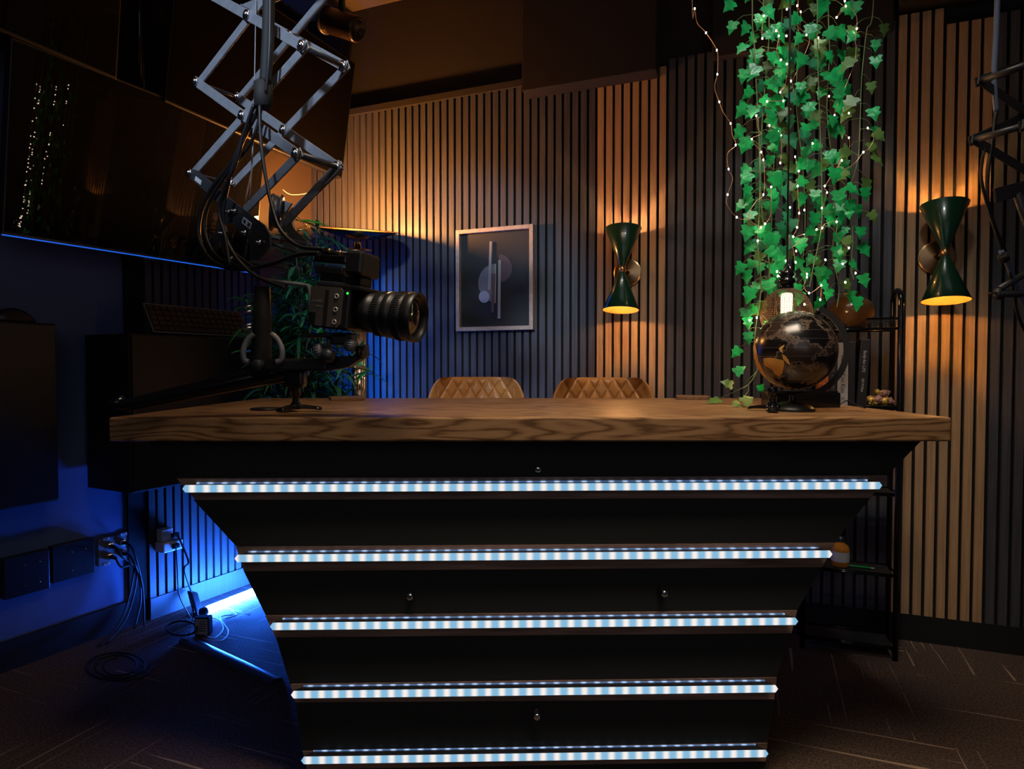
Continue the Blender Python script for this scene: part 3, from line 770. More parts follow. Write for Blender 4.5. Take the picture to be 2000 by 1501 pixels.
# labels and bolts on the head
def pf_label(c, d, w_, h_, name):
    d = d.normalized(); s_ = rd.cross(d).normalized(); MB().box(c - rd * .0035, (w_, .001, h_), (d, rd, s_)).build(name, M['label'], sa)
dd = PF(470, 405) - PF(384, 338)
lb = pf_label(PF(390, 353), dd, .030, .010, 'sticker'); pf_label(PF(485, 436), dd, .036, .014, 'sticker')
for k in (-.009, .009):
    d_ = dd.normalized(); s_ = rd.cross(d_).normalized()
    MB().box(PF(485, 436) + d_ * k - rd * .0042, (.009, .0004, .008), (d_, rd, s_)).build('sticker_print', M['ink'], sa)
for u, v in ((463, 413), (451, 415), (438, 456), (483, 455), (512, 474), (458, 505), (460, 362)):
    q = PF(u, v); r_ = .0055
    MB().lathe([(.001, -.012), (.0025, -.012), (.003, -.006), (r_, -.005), (r_ * 1.1, 0), (.001, 0)], q - rd * .004, rd, 14).build('pivot_bolt', M['chrome'], sa)
# spring drum
dc = PF(505, 408) + rd * .045; 
mb = MB(); mb.lathe([(.030, -.012), (.040, -.012), (.041, -.008), (.033, -.004), (.033, .004), (.041, .008), (.040, .012), (.030, .012), (.030, -.012)], dc, Vector((.93, .25, -.1)), 36)
mb.build('spring_drum', M['steel_dark'], sa)
MB().lathe([(.001, -.006), (.030, -.006), (.030, .006), (.001, .006)], dc, Vector((.93, .25, -.1)), 30).build('drum_core', M['black'], sa)
for (a, b_) in (((528, 462), (600, 478)), ((526, 474), (592, 494)), ((492, 512), (560, 522))):
    q0, q1 = PY(*a, 1.50), PY(*b_, 1.50); d_ = (q1 - q0).normalized()
    MB().box((q0 + q1) / 2, ((q1 - q0).length, .03, .007), (d_, Vector((0, 1, 0)), d_.cross(Vector((0, 1, 0)))), .001).build('slotted_rail', M['steel_dark'], sa)
MB().tube([PF(500, 160) , PF(492, 330), PF(478, 396)], .0013, 6).build('spring_wire', M['steel'], sa)
MB().tube([PF(500, -20), PF(498, 120), PF(495, 250), PF(488, 390)], .0013, 6).build('spring_wire', M['steel'], sa)

# cable bundle with sleeve
cb = thing('cable_bundle', PF(530, 200), 'black cable bundle and sleeve hanging through the scissor arm', 'cable')
def PC(u, v, d=-.02): return PF(u, v) + rd * d
MB().tube(spline([PC(543, -60), PC(542, 0), PC(540, 80), PC(535, 170)]), .012, 14).build('braided_sleeve', M['black_matte'], cb)
MB().lathe([(.012, 0), (.0185, .004), (.0185, .052), (.012, .056)], PC(531, 218), Z3, 20, True).build('sleeve_cuff', M['black_matte'], cb)
cabs = [[(524, 215), (500, 260), (470, 320), (430, 372), (408, 420), (406, 470), (430, 512), (480, 528), (540, 520), (600, 500), (640, 498)],
        [(530, 218), (520, 262), (500, 300), (470, 335), (436, 385), (420, 430), (424, 470), (445, 505), (490, 525)],
        [(520, 215), (500, 265), (478, 330), (462, 400), (460, 450), (480, 500), (520, 540), (580, 565)],
        [(534, 215), (536, 280), (545, 350), (558, 410), (575, 455), (610, 485), (660, 492)],
        [(526, 215), (505, 275), (490, 330), (470, 372), (458, 420), (470, 470), (478, 520)]]
for i, c_ in enumerate(cabs):
    MB().tube(spline([PC(u, v, -.02 - .004 * i) for u, v in c_], 7), .0038 if i else .0048, 8).build('cable', M['cable'], cb)
MB().tube(spline([PC(552, -60, -.03), PC(553, 30, -.03), PC(551, 120, -.03), PC(540, 190, -.025)]), .0035, 8).build('cable', M['cable'], cb)

# right scissor arm
YR = 1.50
P0r = PY(1909, 220, YR); rr = Vector((1250 * 0 + .52, -1, 0)).normalized()      # rods come towards the camera, to the right
def PR_(u, v): return PP(u, v, P0r, rr)
sb = thing('scissor_arm', PR_(2030, 60), 'dark scissor arm cut off by the right edge of the photo, beside the oak slats', 'scissor arm')
fA, fB = PR_(1915, 158), PR_(1903, 273)
n0 = PP(1990, 125, P0r + rr * .095, rr); n1 = PP(1969, 247, P0r + rr * .095, rr)
cc = PR_(2012, 224); fC = cc + (cc - fB); fD = cc + (cc - fA)
offr = rr * .10
for plane in (0, 1):
    for a, b_, lay in ((fA, fD, 0), (fB, fC, 1), (fA, fA + (fC - fB), 1), (fB, fB + (fD - fA) * .8, 0)):
        o_ = offr * plane - rr * .006 * lay; mb = MB(); bar(mb, a + o_, b_ + o_, .022, .004, rr); mb.build('arm_bar', M['steel_dark'], sb)
for p_ in (fA, fB, fC, fD):
    MB().tube([p_ - rr * .006, p_ + offr + rr * .006], .0075, 12).build('cross_rod', M['steel_dark'], sb)
    MB().lathe([(.001, .007), (.006, .006), (.0085, .001), (.001, .001)], p_ + offr + rr * .006, rr, 14).build('pivot_bolt', M['chrome'], sb)
mb = MB(); q0, q1 = PR_(1950, 380), PR_(2060, 350); bar(mb, q0, q1, .034, .006, rr, .016); mb.build('bracket_plate', M['steel_dark'], sb)
MB().tube([PR_(1985, 378), PR_(2010, 450), PR_(2040, 540)], .009, 10).build('lower_strut', M['steel_dark'], sb)
MB().tube([PR_(1930, 573), PR_(1948, 571)], .003, 8).build('hook_tip', M['brass'], sb)
MB().lathe([(.001, -.006), (.015, -.006), (.015, .006), (.001, .006)], PR_(1952, 573), rr, 20).build('end_disc', M['steel_dark'], sb)
MB().tube([PR_(1950, 573), PR_(2060, 575)], .009, 12).build('lower_strut', M['steel_dark'], sb)
MB().tube([PR_(1950, 565), PR_(2040, 512)], .008, 10).build('lower_strut', M['steel_dark'], sb)
MB().tube([fA + (fC - fB) + offr * .5, Vector(((fA + fC - fB).x, (fA + fC - fB).y - .03, CEIL))], .012, 10).build('hanger', M['steel_dark'], sb)
cr = thing('cable_bundle', PR_(1950, 300), 'cables with a painted blue sheen hanging beside the right scissor arm', 'cable')
MB().tube(spline([PR_(1950, -60), PR_(1946, 60), PR_(1942, 150), PR_(1946, 220)]), .006, 10).build('cable', mat('blue_sheen_cable', (.10, .14, .24), .35), cr)  # blue light on the cable is put into its base colour
MB().tube(spline([PR_(1946, 215), PR_(1935, 290), PR_(1928, 350), PR_(1930, 400), PR_(1945, 450), PR_(1962, 500)]), .0045, 8).build('cable', M['cable'], cr)
MB().tube(spline([PR_(1922, 290), PR_(1916, 340), PR_(1924, 385), PR_(1942, 440), PR_(1965, 495), PR_(1978, 560), PR_(1990, 620), PR_(2030, 700)]), .0035, 8).build('cable', M['cable'], cr)
MB().tube(spline([PR_(1955, 490), PR_(1970, 520), PR_(1985, 560), PR_(2005, 600)]), .006, 10).build('cable', mat('blue_sheen_cable_low', (.10, .14, .24), .3), cr)  # lower cable, blue light again painted into the colour
MB().tube([PR_(1957, 497), PR_(1963, 508)], .011, 12).build('cable_tie', M['black_matte'], cr)

# ================================================================== SCREENS ON THE LEFT
def screen(sa_, sb_, p0, zb0, zb1, h, tilt, th_, name, label, pm='screen'):
    a = L(sa_, p0, zb0); b_ = L(sb_, p0, zb1); d = (b_ - a).normalized()
    up = (Z3 + nL * tilt).normalized(); n = d.cross(up).normalized()
    if n.dot(nL) < 0: n = -n
    th = thing(name, (a + b_) / 2, label, 'screen')
    W_ = (b_ - a).length; c = (a + b_) / 2 + up * (h / 2)
    hs = MB().box(c - n * th_ / 2, (W_, th_, h), (d, n, up), .003).build('housing', M['black'], th)
    MB().box(c + n * .0006, (W_ - .012, .0012, h - .018), (d, n, up)).build('panel', M[pm], th)
    return th, a, b_, n, up, d
s0 = Lpx(12, 300, .20)[0]; s1 = Lpx(507, 400, .20)[0]
tv, a, b_, n_, up_, d_ = screen(s0, s1, .165, 1.428, 1.432, .59, .135, .035, 'wall_television', 'large black television on the left wall with fairy light reflections')
MB().box((a + b_) / 2 + n_ * .0005 - up_ * .001, ((b_ - a).length, .006, .004), (d_, n_, up_)).build('edge_glow', emis('added_edge_glow', (.010, .10, .62), 1.0), tv)  # added glow in place of blue tube light catching the lower edge
MB().box((a + b_) / 2 - n_ * .015 - up_ * .006, (.05, .02, .010), (d_, n_, up_)).build('logo_tab', M['steel_dark'], tv)
MB().box(L((s0 + s1) / 2, .055, 1.70), (.30, .10, .25), (dL, nL, Z3)).build('wall_bracket', M['black_matte'], tv)
q0 = Lpx(322, 204, .25); q1 = Lpx(668, 356, .25)
m2 = screen(q0[0], q1[0], .25, 1.995, 1.955, .56, .165, .04, 'overhead_monitor', 'tilted black monitor above the television, nearest the room corner', 'satin')[0]
q3 = Lpx(228, 155, .25)
m3 = screen(q3[0] - .97, q3[0], .25, 2.03, 2.005, .56, .13, .04, 'overhead_monitor', 'tilted black monitor above the television at the photo top left corner')[0]
for mm, ss in ((m2, (q0[0] + q1[0]) / 2), (m3, q3[0] - .5)):
    MB().tube([L(ss, .22, 2.35), L(ss, .22, CEIL)], .02, 12).build('ceiling_pole', M['black'], mm)
sx = Lpx(267, 100, .15)[0]
pole = thing('ceiling_pole', L(sx, .17, 1.98), 'thin black pole between the two overhead monitors', 'pole')
MB().tube([L(sx, .17, 1.98), L(sx, .17, CEIL)], .012, 12).build('tube', M['black_gloss'], pole)
MB().lathe([(.001, 0), (.016, 0), (.016, .03), (.001, .03)], L(sx, .17, 1.98), Z3, 16).build('end_cap', M['steel_dark'], pole)
# monitor cord
o = MB().tube(spline([L(q1[0] - .12, .22, 1.965), PY(628, 355, 3.05), PY(605, 375, 3.0), PY(570, 380, 2.95), PY(552, 370, 2.9)]), .0018, 6).build('monitor_cord', M['cable_white']); recentre(o)
tag(o, 'thin cord drooping below the overhead monitor', 'cord')

# ================================================================== WALL CABINETS AND DEVICES
def wall_cab(sa_, sb_, p0, p1, z0, z1, label):
    th = thing('wall_cabinet', L((sa_ + sb_) / 2, (p0 + p1) / 2, z0), label, 'cabinet', 'black wall mounted cabinets')
    MB().box(L((sa_ + sb_) / 2, (p0 + p1) / 2, (z0 + z1) / 2), (sb_ - sa_, p1 - p0, z1 - z0), (dL, nL, Z3), .003).build('body', M['black_matte'], th)
    MB().box(L((sa_ + sb_) / 2, p1 + .006, (z0 + z1) / 2), (sb_ - sa_ - .012, .010, z1 - z0 - .012), (dL, nL, Z3), .002).build('door', M['black'], th)
    return th
c0 = Lpx(258, 900, .29)[0]
wall_cab(c0, c0 + .58, PB + .002, .28, .575, 1.135, 'long black wall cabinet with the keyboard leaning on top')
c1 = Lpx(114, 900, .10)[0]
wall_cab(c1 - .55, c1, .002, .10, .56, 1.165, 'shallow black wall cabinet at the left edge with a mouse on top')
# keyboard leaning against the slats
kq = L(c0 + .27, .20, 1.137)
kb = thing('keyboard', kq, 'black keyboard with a silver rim leaning against dark slats behind the plant', 'keyboard')
kc0 = PP(306, 655, L0 + nL * .235, nL); kc1 = PP(280, 597, L0 + nL * .18, nL); kl = dL * .44
upk = (kc1 - kc0); hk = upk.length; upk.normalize()
base_k = L((kc0 - L0).dot(dL), .235, 1.139)
upk = (Z3 + nL * -.5 - dL * .30).normalized(); upk = (Z3 * 1 - nL * .55).normalized(); nk = dL.cross(upk).normalized(); nk = nk if nk.dot(nL) > 0 else -nk
kcen = base_k + dL * .20 + upk * .065
MB().box(kcen, (.43, .012, .125), (dL, nk, upk), .004).build('case', M['steel_dark'], kb)
mb = MB()
for (a_, b2, c_, d2) in ((-.215, .215, -.0625, -.059), (-.215, .215, .059, .0625), (-.215, -.2115, -.0625, .0625), (.2115, .215, -.0625, .0625)):
    mb.box(kcen + dL * (a_ + b2) / 2 + upk * (c_ + d2) / 2 + nk * .007, (b2 - a_, .003, d2 - c_), (dL, nk, upk))
mb.build('rim', M['steel'], kb)
for r_ in range(5):
    mb = MB(); nkey = 15
    for k in range(nkey):
        if r_ == 0 and 4 <= k <= 9: 
            if k == 4: mb.box(kcen + dL * (-.196 + .028 * 6.5) + upk * (-.046) + nk * .0085, (.16, .005, .018), (dL, nk, upk), .001)
            continue
        mb.box(kcen + dL * (-.196 + .028 * k) + upk * (-.046 + .023 * r_) + nk * .0085, (.023, .005, .018), (dL, nk, upk), .001)
    mb.build('key_row', M['black'], kb)
mc = L(c1 - .105, .062, 1.166)
mo = thing('computer_mouse', mc, 'dark rounded computer mouse on the shallow cabinet at the left edge', 'mouse')
mb = MB(); g = bmesh.ops.create_uvsphere(mb.bm, u_segments=28, v_segments=16, radius=1)
for v_ in mb.bm.verts:
    x, y, z = v_.co; z = max(z, -.15); k = .75 + .25 * math.cos((x - .2) * 1.2)
    v_.co = mc + dL * x * .062 + nL * y * .030 + Z3 * ((z + .15) * .040 * k + (x * -.006 if z > 0 else 0))
    for f_ in v_.link_faces: f_.smooth = True
mb.build('shell', M['black'], mo)
MB().tube([mc - dL * .062 + Z3 * .010, mc - dL * .115 + Z3 * .004], .002, 6).build('wire', M['cable'], mo)

# outlets / boxes on near wall
def wall_px(u, v, p=0): s_, z_ = Lpx(u, v, p); return s_, z_
def wbox(u0, v0, u1, v1, p1, name, label, cat, screws=True):
    sA_, zA_ = wall_px(u0, v0, p1); sB_, zB_ = wall_px(u1, v1, p1)
    th = thing(name, L((sA_ + sB_) / 2, 0, zA_), label, cat)
    H_ = None
    return th, sA_, sB_
def junction(u0, u1, vt, vb, p1, label):
    sA_ = wall_px(u0, (vt + vb) / 2, p1)[0]; sB_ = wall_px(u1, (vt + vb) / 2, p1)[0]; um = (u0 + u1) / 2
    z1_ = wall_px(um, vt, p1)[1]; z0_ = wall_px(um, vb, p1)[1]
    th = thing('junction_box', L((sA_ + sB_) / 2, 0.001, z0_), label, 'junction box', 'black junction boxes on the left wall')
    MB().box(L((sA_ + sB_) / 2, p1 / 2 + .001, (z0_ + z1_) / 2), (sB_ - sA_, p1, z1_ - z0_), (dL, nL, Z3), .002).build('box', M['black'], th)
    for i in (0, 1):
        for j in (0, 1):
            q = L(sA_ + (sB_ - sA_) * (.45 + .33 * i), p1 + .001, z0_ + (z1_ - z0_) * (.22 + .52 * j))
            MB().ball(q, .003, 10).build('screw', M['chrome'], th)
    return th
junction(8, 97, 1082, 1160, .035, 'black junction box nearest the left edge, low on the blue-lit wall')
junction(102, 185, 1058, 1128, .030, 'black junction box between the edge box and the socket plate')
sA_ = wall_px(192, 1070, .008)[0]; sB_ = wall_px(254, 1070, .008)[0]; z1_ = wall_px(223, 1046, .008)[1]; z0_ = wall_px(223, 1098, .008)[1]
wp = thing('socket_plate', L((sA_ + sB_) / 2, 0, z0_), 'metal four-socket wall plate with labels and plugged black cables', 'socket')
MB().box(L((sA_ + sB_) / 2, .004, (z0_ + z1_) / 2), (sB_ - sA_, .007, z1_ - z0_), (dL, nL, Z3), .001).build('plate', M['steel'], wp)
wv_, hz = (sB_ - sA_), (z1_ - z0_)
plugs = []
for i in (0, 1):
    for j in (0, 1):
        q = L(sA_ + wv_ * (.32 + .42 * i), .014, z0_ + hz * (.28 + .40 * j)); plugs.append(q)
        MB().box(q, (.022, .014, .020), (dL, nL, Z3), .002).build('socket', M['chrome'], wp)
        MB().tube([q + nL * .006, q + nL * .035], .007, 12).build('plug', M['black'], wp)
for (i, j) in ((.25, .95), (.8, .98), (.25, .02)):
    q = L(sA_ + wv_ * i, .0088, z0_ + hz * j); MB().box(q, (.024, .0015, .010), (dL, nL, Z3)).build('label_tape', M['label'], wp)
    text('MIC', 'label_lettering', q + nL * .0012, dL, Z3, .007, M['ink'], wp)
for i, q in enumerate(plugs):
    e = PZ(190 + 18 * i, 1262 - 6 * i, .01) if i < 2 else PZ(262 + 20 * (i - 2), 1240 - 6 * i, .01)
    mid = L(sA_ + wv_ * (.9 + .1 * i), .05, .10)
    o = MB().tube(spline([q + nL * .035, q + nL * .07 - Z3 * .03, L(sA_ + wv_ * (.85 + .08 * i), .06, .24 - .02 * i), mid if i > 1 else mid.lerp(e, .35), e]), .0035, 8).build('cable', M['cable']); recentre(o)
    tag(o, ['black cable from the lower left socket down to the floor', 'black cable from the upper left socket down to the floor', 'black cable from the lower right socket down to the floor', 'black cable from the upper right socket down to the floor'][i], 'cable', 'black cables from the wall sockets')
# white adapters on slats
so, zo = Lpx(328, 1058, PB + .02)
wa = thing('power_adapter', L(so, PB, zo), 'white plug adapters in an outlet on the blue-lit slats', 'adapter')
MB().box(L(so - .012, PB + .018, zo + .035), (.050, .036, .050), (dL, nL, Z3), .004).build('adapter_block', M['white_plastic'], wa)
MB().box(L(so, PB + .028, zo - .012), (.085, .056, .040), (dL, nL, Z3), .004).build('adapter_block', M['white_plastic'], wa)
for k in (.032, -.012):
    MB().box(L(so + .005, PB + .060, zo + k), (.030, .018, .020), (dL, nL, Z3), .004).build('plug', M['black'], wa)
# power strip leaning on baseboard
ps0 = PY(377, 1160, 2.66); ps1 = PY(392, 1215, 2.58); 
pst = thing('power_strip', PZ(390, 1222, 0), 'black power strip standing on end beside the glowing blue tube', 'power strip')
d_ = (ps1 - ps0).normalized()
MB().box((ps0 + ps1) / 2, ((ps1 - ps0).length + .03, .035, .050), (d_, nL, d_.cross(nL)), .006).build('housing', M['black'], pst)
for k in (-.04, 0, .04):
    MB().box((ps0 + ps1) / 2 + d_ * k + Vector((0, -.02, 0)), (.022, .010, .022), (d_, nL, d_.cross(nL)), .002).build('plug', M['black_gloss'], pst)
o = MB().tube(spline([L(so + .01, PB + .07, zo + .03), L(so + .04, PB + .09, zo - .08), PY(360, 1110, 2.56), PY(372, 1150, 2.64), ps0]), .004, 8).build('extension_cable', M['cable']); recentre(o)
tag(o, 'black cord from the white adapters down to the power strip', 'cord')
o = MB().tube(spline([L(so, PB + .07, zo - .02), PY(346, 1110, 2.5), PY(350, 1160, 2.53), PY(366, 1195, 2.57), PY(380, 1215, 2.57)]), .0025, 8).build('extension_cable', M['cable']); recentre(o)
tag(o, 'thinner black cord hanging left of the power strip cord', 'cord')
# adapter brick with label and white leads
q = PZ(398, 1238, .0)
br = thing('power_brick', q, 'white labelled power brick among looping leads on the floor', 'power adapter')
MB().box(q + Z3 * .035, (.055, .035, .070), None, .004).build('brick', M['black'], br)
MB().box(q + Vector((0, -.018, .036)), (.046, .001, .058), None).build('brick_label', M['label'], br)
for k in range(5): MB().box(q + Vector((.004, -.0188, .056 - .009 * k)), (.026, .0004, .003)).build('printed_line', M['ink'], br)
for i, pts in enumerate([[(400, 1240), (420, 1245), (436, 1228), (428, 1210), (410, 1205)], [(396, 1246), (430, 1252), (446, 1232), (430, 1205), (455, 1200)], [(440, 1208), (462, 1200), (452, 1192), (470, 1196), (488, 1200)]]):
    o = MB().tube(spline([PZ(u, v, .006 + .003 * (k % 2)) for k, (u, v) in enumerate(pts)]), .0022, 6).build('white_lead', M['cable_white']); recentre(o)
    tag(o, ['white lead looping tightly beside the power brick', 'longer white lead looping wide around the power brick', 'white lead with a small loop nearest the glowing tube'][i], 'cable', 'white leads on the floor')
o = MB().tube(spline([PZ(355 + 30 * math.cos(a), 1226 + 14 * math.sin(a), .012 + .002 * a) for a in [k * .7 for k in range(20)]], 3), .004, 8).build('coiled_cable', M['cable']); recentre(o)
tag(o, 'black cord coiled on the floor left of the power brick', 'cord')
o = MB().tube(spline([PZ(230 + (70 - 2 * k) * math.cos(k * .75), 1300 + (30 - k * .6) * math.sin(k * .75), .006 + .001 * k) for k in range(24)], 4), .0035, 8).build('coiled_cable', M['cable']); recentre(o)
tag(o, 'loose coil of thin black cable on the dark carpet at lower left', 'cable')

# glowing blue tube lights
b0 = PZ(402, 1204, .0); b1 = PZ(498, 1165, .0)
ds = (b1 - b0).normalized(); b1e = b0 + ds * ((b1 - b0).length + .15)
bt = thing('tube_light', b0.lerp(b1e, .5), 'glowing blue-white tube light on the floor against the left slats', 'tube light')
MB().tube([b0 + Z3 * .024, b1e + Z3 * .024], .017, 16).build('glowing_tube', M['bluebar'], bt)
for e_, sg in ((b0, -1), (b1e, 1)):
    MB().tube([e_ + Z3 * .024, e_ + Z3 * .024 + ds * sg * .02], .018, 16).build('end_cap', M['black'], bt)
b2 = PY(697, 700, 3.08); b2.z = .03
bt2 = thing('tube_light', (b2.x, b2.y, 0), 'blue tube light standing in the corner behind the brass pole', 'tube light')
MB().tube([b2, b2 + Z3 * 1.42], .012, 16).build('glowing_tube', M['bluebar2'], bt2)
sd = Vector((-.94, -.34, 0)); s2 = Vector((.34, -.94, 0))
MB().box(b2 + sd * .022 + Z3 * .71, (.004, .05, 1.42), (sd, s2, Z3)).box(b2 + s2 * .024 + sd * .004 + Z3 * .71, (.036, .004, 1.42), (sd, s2, Z3)).build('shield_channel', M['black'], bt2)  # unseen shield added to keep the blue off the left wall
MB().lathe([(.001, 0), (.05, 0), (.05, .01), (.016, .03), (.001, .03)], (b2.x, b2.y, 0), Z3, 24).build('foot', M['black'], bt2)
MB().tube([b2 + Z3 * 1.42, b2 + Z3 * 1.44], .0135, 16).build('end_cap', M['black'], bt2)
# glossy floor cable cover
cc0 = PZ(362, 1250, .0); cc1 = PZ(540, 1334, .0); dcc = (cc1 - cc0).normalized(); sc_ = Vector((-dcc.y, dcc.x, 0))
prof = [cc0 + sc_ * (-.026 * math.cos(R(a))) + Z3 * (.016 * math.sin(R(a))) for a in range(0, 181, 12)]
o = MB().prism(prof, cc1 - cc0).build('cable_cover', mat('cover_plastic', (.06, .06, .065), .32)); recentre(o)
tag(o, 'glossy black cable cover strip on the carpet reflecting blue light', 'cable cover')

# ================================================================== FLOOR LAMP
lx = PY(702, 460, 2.93)
fl = thing('floor_lamp', (lx.x, lx.y, 0), 'torchiere floor lamp with black bowl and ribbed brass pole in the corner', 'floor lamp')
hl = PY(699, 452, 2.93); axl = Vector((.075, -.215, 1)).normalized()
MB().lathe([(.001, -.040), (.03, -.038), (.08, -.028), (.13, -.013), (.176, .004), (.178, .006), (.172, .004), (.125, -.009), (.075, -.022), (.001, -.032)], hl, axl, 56).build('bowl_shade', M['black_gloss'], fl)
MB().lathe([(.175, .004), (.180, .006), (.180, .009), (.175, .008), (.175, .004)], hl, axl, 56).build('rim', M['brass'], fl)
MB().lathe([(.001, -.092), (.016, -.092), (.062, -.082), (.066, -.080), (.062, -.078), (.016, -.074), (.014, -.045)], hl, axl, 36).build('lower_dish', M['brass'], fl)
MB().tube([Vector((lx.x, lx.y, .02)), Vector((lx.x, lx.y, hl.z - .085))], .024, 20).build('pole', M['brass'], fl)
mb = MB()
for k in range(14):
    a = 2 * math.pi * k / 14; q = Vector((lx.x + .0250 * math.cos(a), lx.y + .0250 * math.sin(a), .03)); mb.tube([q, q + Z3 * (hl.z - .13)], .0034, 5)
mb.build('pole_ribs', M['brass'], fl)
MB().lathe([(.001, 0), (.14, 0), (.14, .012), (.12, .022), (.02, .028), (.001, .028)], (lx.x, lx.y, 0), Z3, 40).build('base', M['black'], fl)
MB().lathe([(.001, -.030), (.073, -.021), (.122, -.008), (.171, .0045)], hl, axl, 56).build('bowl_lining', M['gold_in'], fl)
MB().ball(hl - axl * .010, .014, 16).build('bulb', M['bulb'], fl)
lamp('POINT', 'floor_lamp_light', hl + axl * .020, 56, (1.0, .40, .09), .03)

# ================================================================== CEILING SPOTLIGHT
sp = PY(668, 48, 2.45)
cs_ = thing('ceiling_spotlight', sp, 'dark cylindrical spotlight hanging from the ceiling above the monitor', 'spotlight')
dax = (PY(704, 60, 2.42) - PY(630, 36, 2.48)).normalized()
MB().lathe([(.001, -.075), (.040, -.075), (.046, -.070), (.046, .070), (.043, .078), (.036, .078), (.034, .060), (.001, .058)], sp, dax, 36).build('lamp_can', mat('bronze_can', (.05, .032, .02), .3, .5), cs_)
MB().lathe([(.046, -.082), (.052, -.080), (.052, -.072), (.046, -.070)], sp, dax, 30).build('yoke_ring', M['steel_dark'], cs_)
MB().tube([sp + Z3 * .04, Vector((sp.x, sp.y, CEIL))], .012, 12).build('stem', M['black'], cs_)

# ================================================================== PENDANT WITH FILAMENT BULB
YPN = 1.93
pc = PY(1537, 545, YPN)
pn_ = thing('pendant_lamp', Vector((pc.x, pc.y, pc.z)), 'pendant lamp with black socket and bronze mesh shade glowing behind the globe', 'pendant lamp')
MB().tube([Vector((pc.x, pc.y, CEIL)), Vector((pc.x, pc.y, pc.z + .03))], .003, 8).build('cord', M['cable'], pn_)
MB().lathe([(.001, .045), (.007, .045), (.010, .030), (.021, .022), (.023, .012), (.018, .004), (.026, -.002), (.028, -.008), (.019, -.014), (.021, -.022), (.020, -.032), (.001, -.032)], pc, Z3, 28).build('socket', M['black_gloss'], pn_)
mb = MB(); sc2 = pc - Z3 * .108
mb.lathe([(.074 * math.sin(R(a)), .082 * math.cos(R(a))) for a in range(14, 150, 4)], sc2, Z3, 64)
shd = mb.build('mesh_shade', M['mesh'], pn_)
md = shd.modifiers.new('w', 'WIREFRAME'); md.thickness = .0012
MB().lathe([(.001, .062), (.014, .060), (.0165, .056), (.0165, -.010), (.014, -.014), (.001, -.016)], sc2 + Z3 * .006, Z3, 20).build('filament_bulb', M['filament'], pn_)
lamp('POINT', 'filament_light', sc2 - Z3 * .03, 1.6, (1, .55, .22), .02)

# ================================================================== GLOBE
gc = PY(1552.5, 684, 1.72); gr = .1055
gl = thing('desk_globe', (gc.x, gc.y - .01, DZ), 'black and gold globe on a black disc stand at the right of the desk', 'globe')
mb = MB(); mb.ball(gc, gr, 64); sph = mb.build('sphere', M['globe'], gl)
def onsph(cx, cy, rr_=gr + .0006):
    d = ray(1440 + cx / 4.842, 520 + cy / 4.842); oc = CP - gc; a = d.dot(d); b = 2 * d.dot(oc); c = oc.dot(oc) - rr_ * rr_
    disc = b * b - 4 * a * c
    if disc < 0: return onsph(547 + (cx - 547) * .98, 790 + (cy - 790) * .98, rr_)
    return CP + d * ((-b - math.sqrt(disc)) / (2 * a))
def patch(poly, name='gold_continent'):
    cx = sum(p[0] for p in poly) / len(poly); cy = sum(p[1] for p in poly) / len(poly); mb = MB(); rings = []
    for k in (1, .75, .5, .25):
        rings.append([mb.bm.verts.new(onsph(cx + (x - cx) * k, cy + (y - cy) * k)) for x, y in poly])
    ctr = mb.bm.verts.new(onsph(cx, cy))
    for a, b in zip(rings, rings[1:]):
        for i in range(len(a)): f_ = mb.bm.faces.new([a[i], a[(i + 1) % len(a)], b[(i + 1) % len(a)], b[i]]); f_.smooth = True
    for i in range(len(poly)): f_ = mb.bm.faces.new([rings[-1][i], rings[-1][(i + 1) % len(poly)], ctr]); f_.smooth = True
    mb.build(name, M['gold_foil'], sph)
def rag(poly, amp=6):
    out = []
    for i in range(len(poly)):
        a, b = poly[i], poly[(i + 1) % len(poly)]
        for k in range(3): out.append((a[0] + (b[0] - a[0]) * k / 3 + random.uniform(-amp, amp), a[1] + (b[1] - a[1]) * k / 3 + random.uniform(-amp, amp)))
    return out
patch(rag([(247, 872), (320, 862), (400, 880), (436, 885), (440, 950), (425, 1010), (395, 1040), (365, 1022), (335, 985), (290, 950), (250, 935)], 4))
patch(rag([(388, 775), (430, 745), (452, 742), (425, 785), (430, 820), (405, 800)], 3))
patch(rag([(420, 830), (450, 840), (480, 880), (500, 930), (470, 915), (440, 880)], 4))
patch(rag([(160, 700), (175, 760), (170, 850), (200, 930), (260, 1040), (300, 1085), (240, 1030), (190, 960), (155, 860), (152, 760)], 2))
# meridian arm
mer = MB(); prev = None
mr = .1235; vx = Vector((gc.x, gc.y, 0)).normalized(); hx = Vector((vx.y, -vx.x, 0))
for i in range(41):
    a = R(62 - 150 * i / 40); d = hx * math.cos(a) + Z3 * math.sin(a)
    rg = [mer.bm.verts.new(gc + d * (mr + x) + vx * y) for x, y in ((-.007, -.007), (.008, -.007), (.008, .007), (-.007, .007))]
    if prev:
        for q in range(4): mer.bm.faces.new([prev[q], prev[(q + 1) % 4], rg[(q + 1) % 4], rg[q]])
    else: mer.bm.faces.new(rg)
    prev = rg
mer.bm.faces.new(prev[::-1]); mer.build('meridian_arm', M['black_matte'], gl)
at = gc + (hx * math.cos(R(62)) + Z3 * math.sin(R(62))) * .116
MB().ball(at, .009, 14).build('axis_pin', M['black'], gl)
MB().lathe([(.001, 0), (.056, 0), (.057, .004), (.054, .009), (.045, .017), (.030, .023), (.010, .026), (.008, .03), (.008, gc.z - mr - DZ + .004)], (gc.x - .005, gc.y, DZ), Z3, 48).build('base', M['black'], gl)
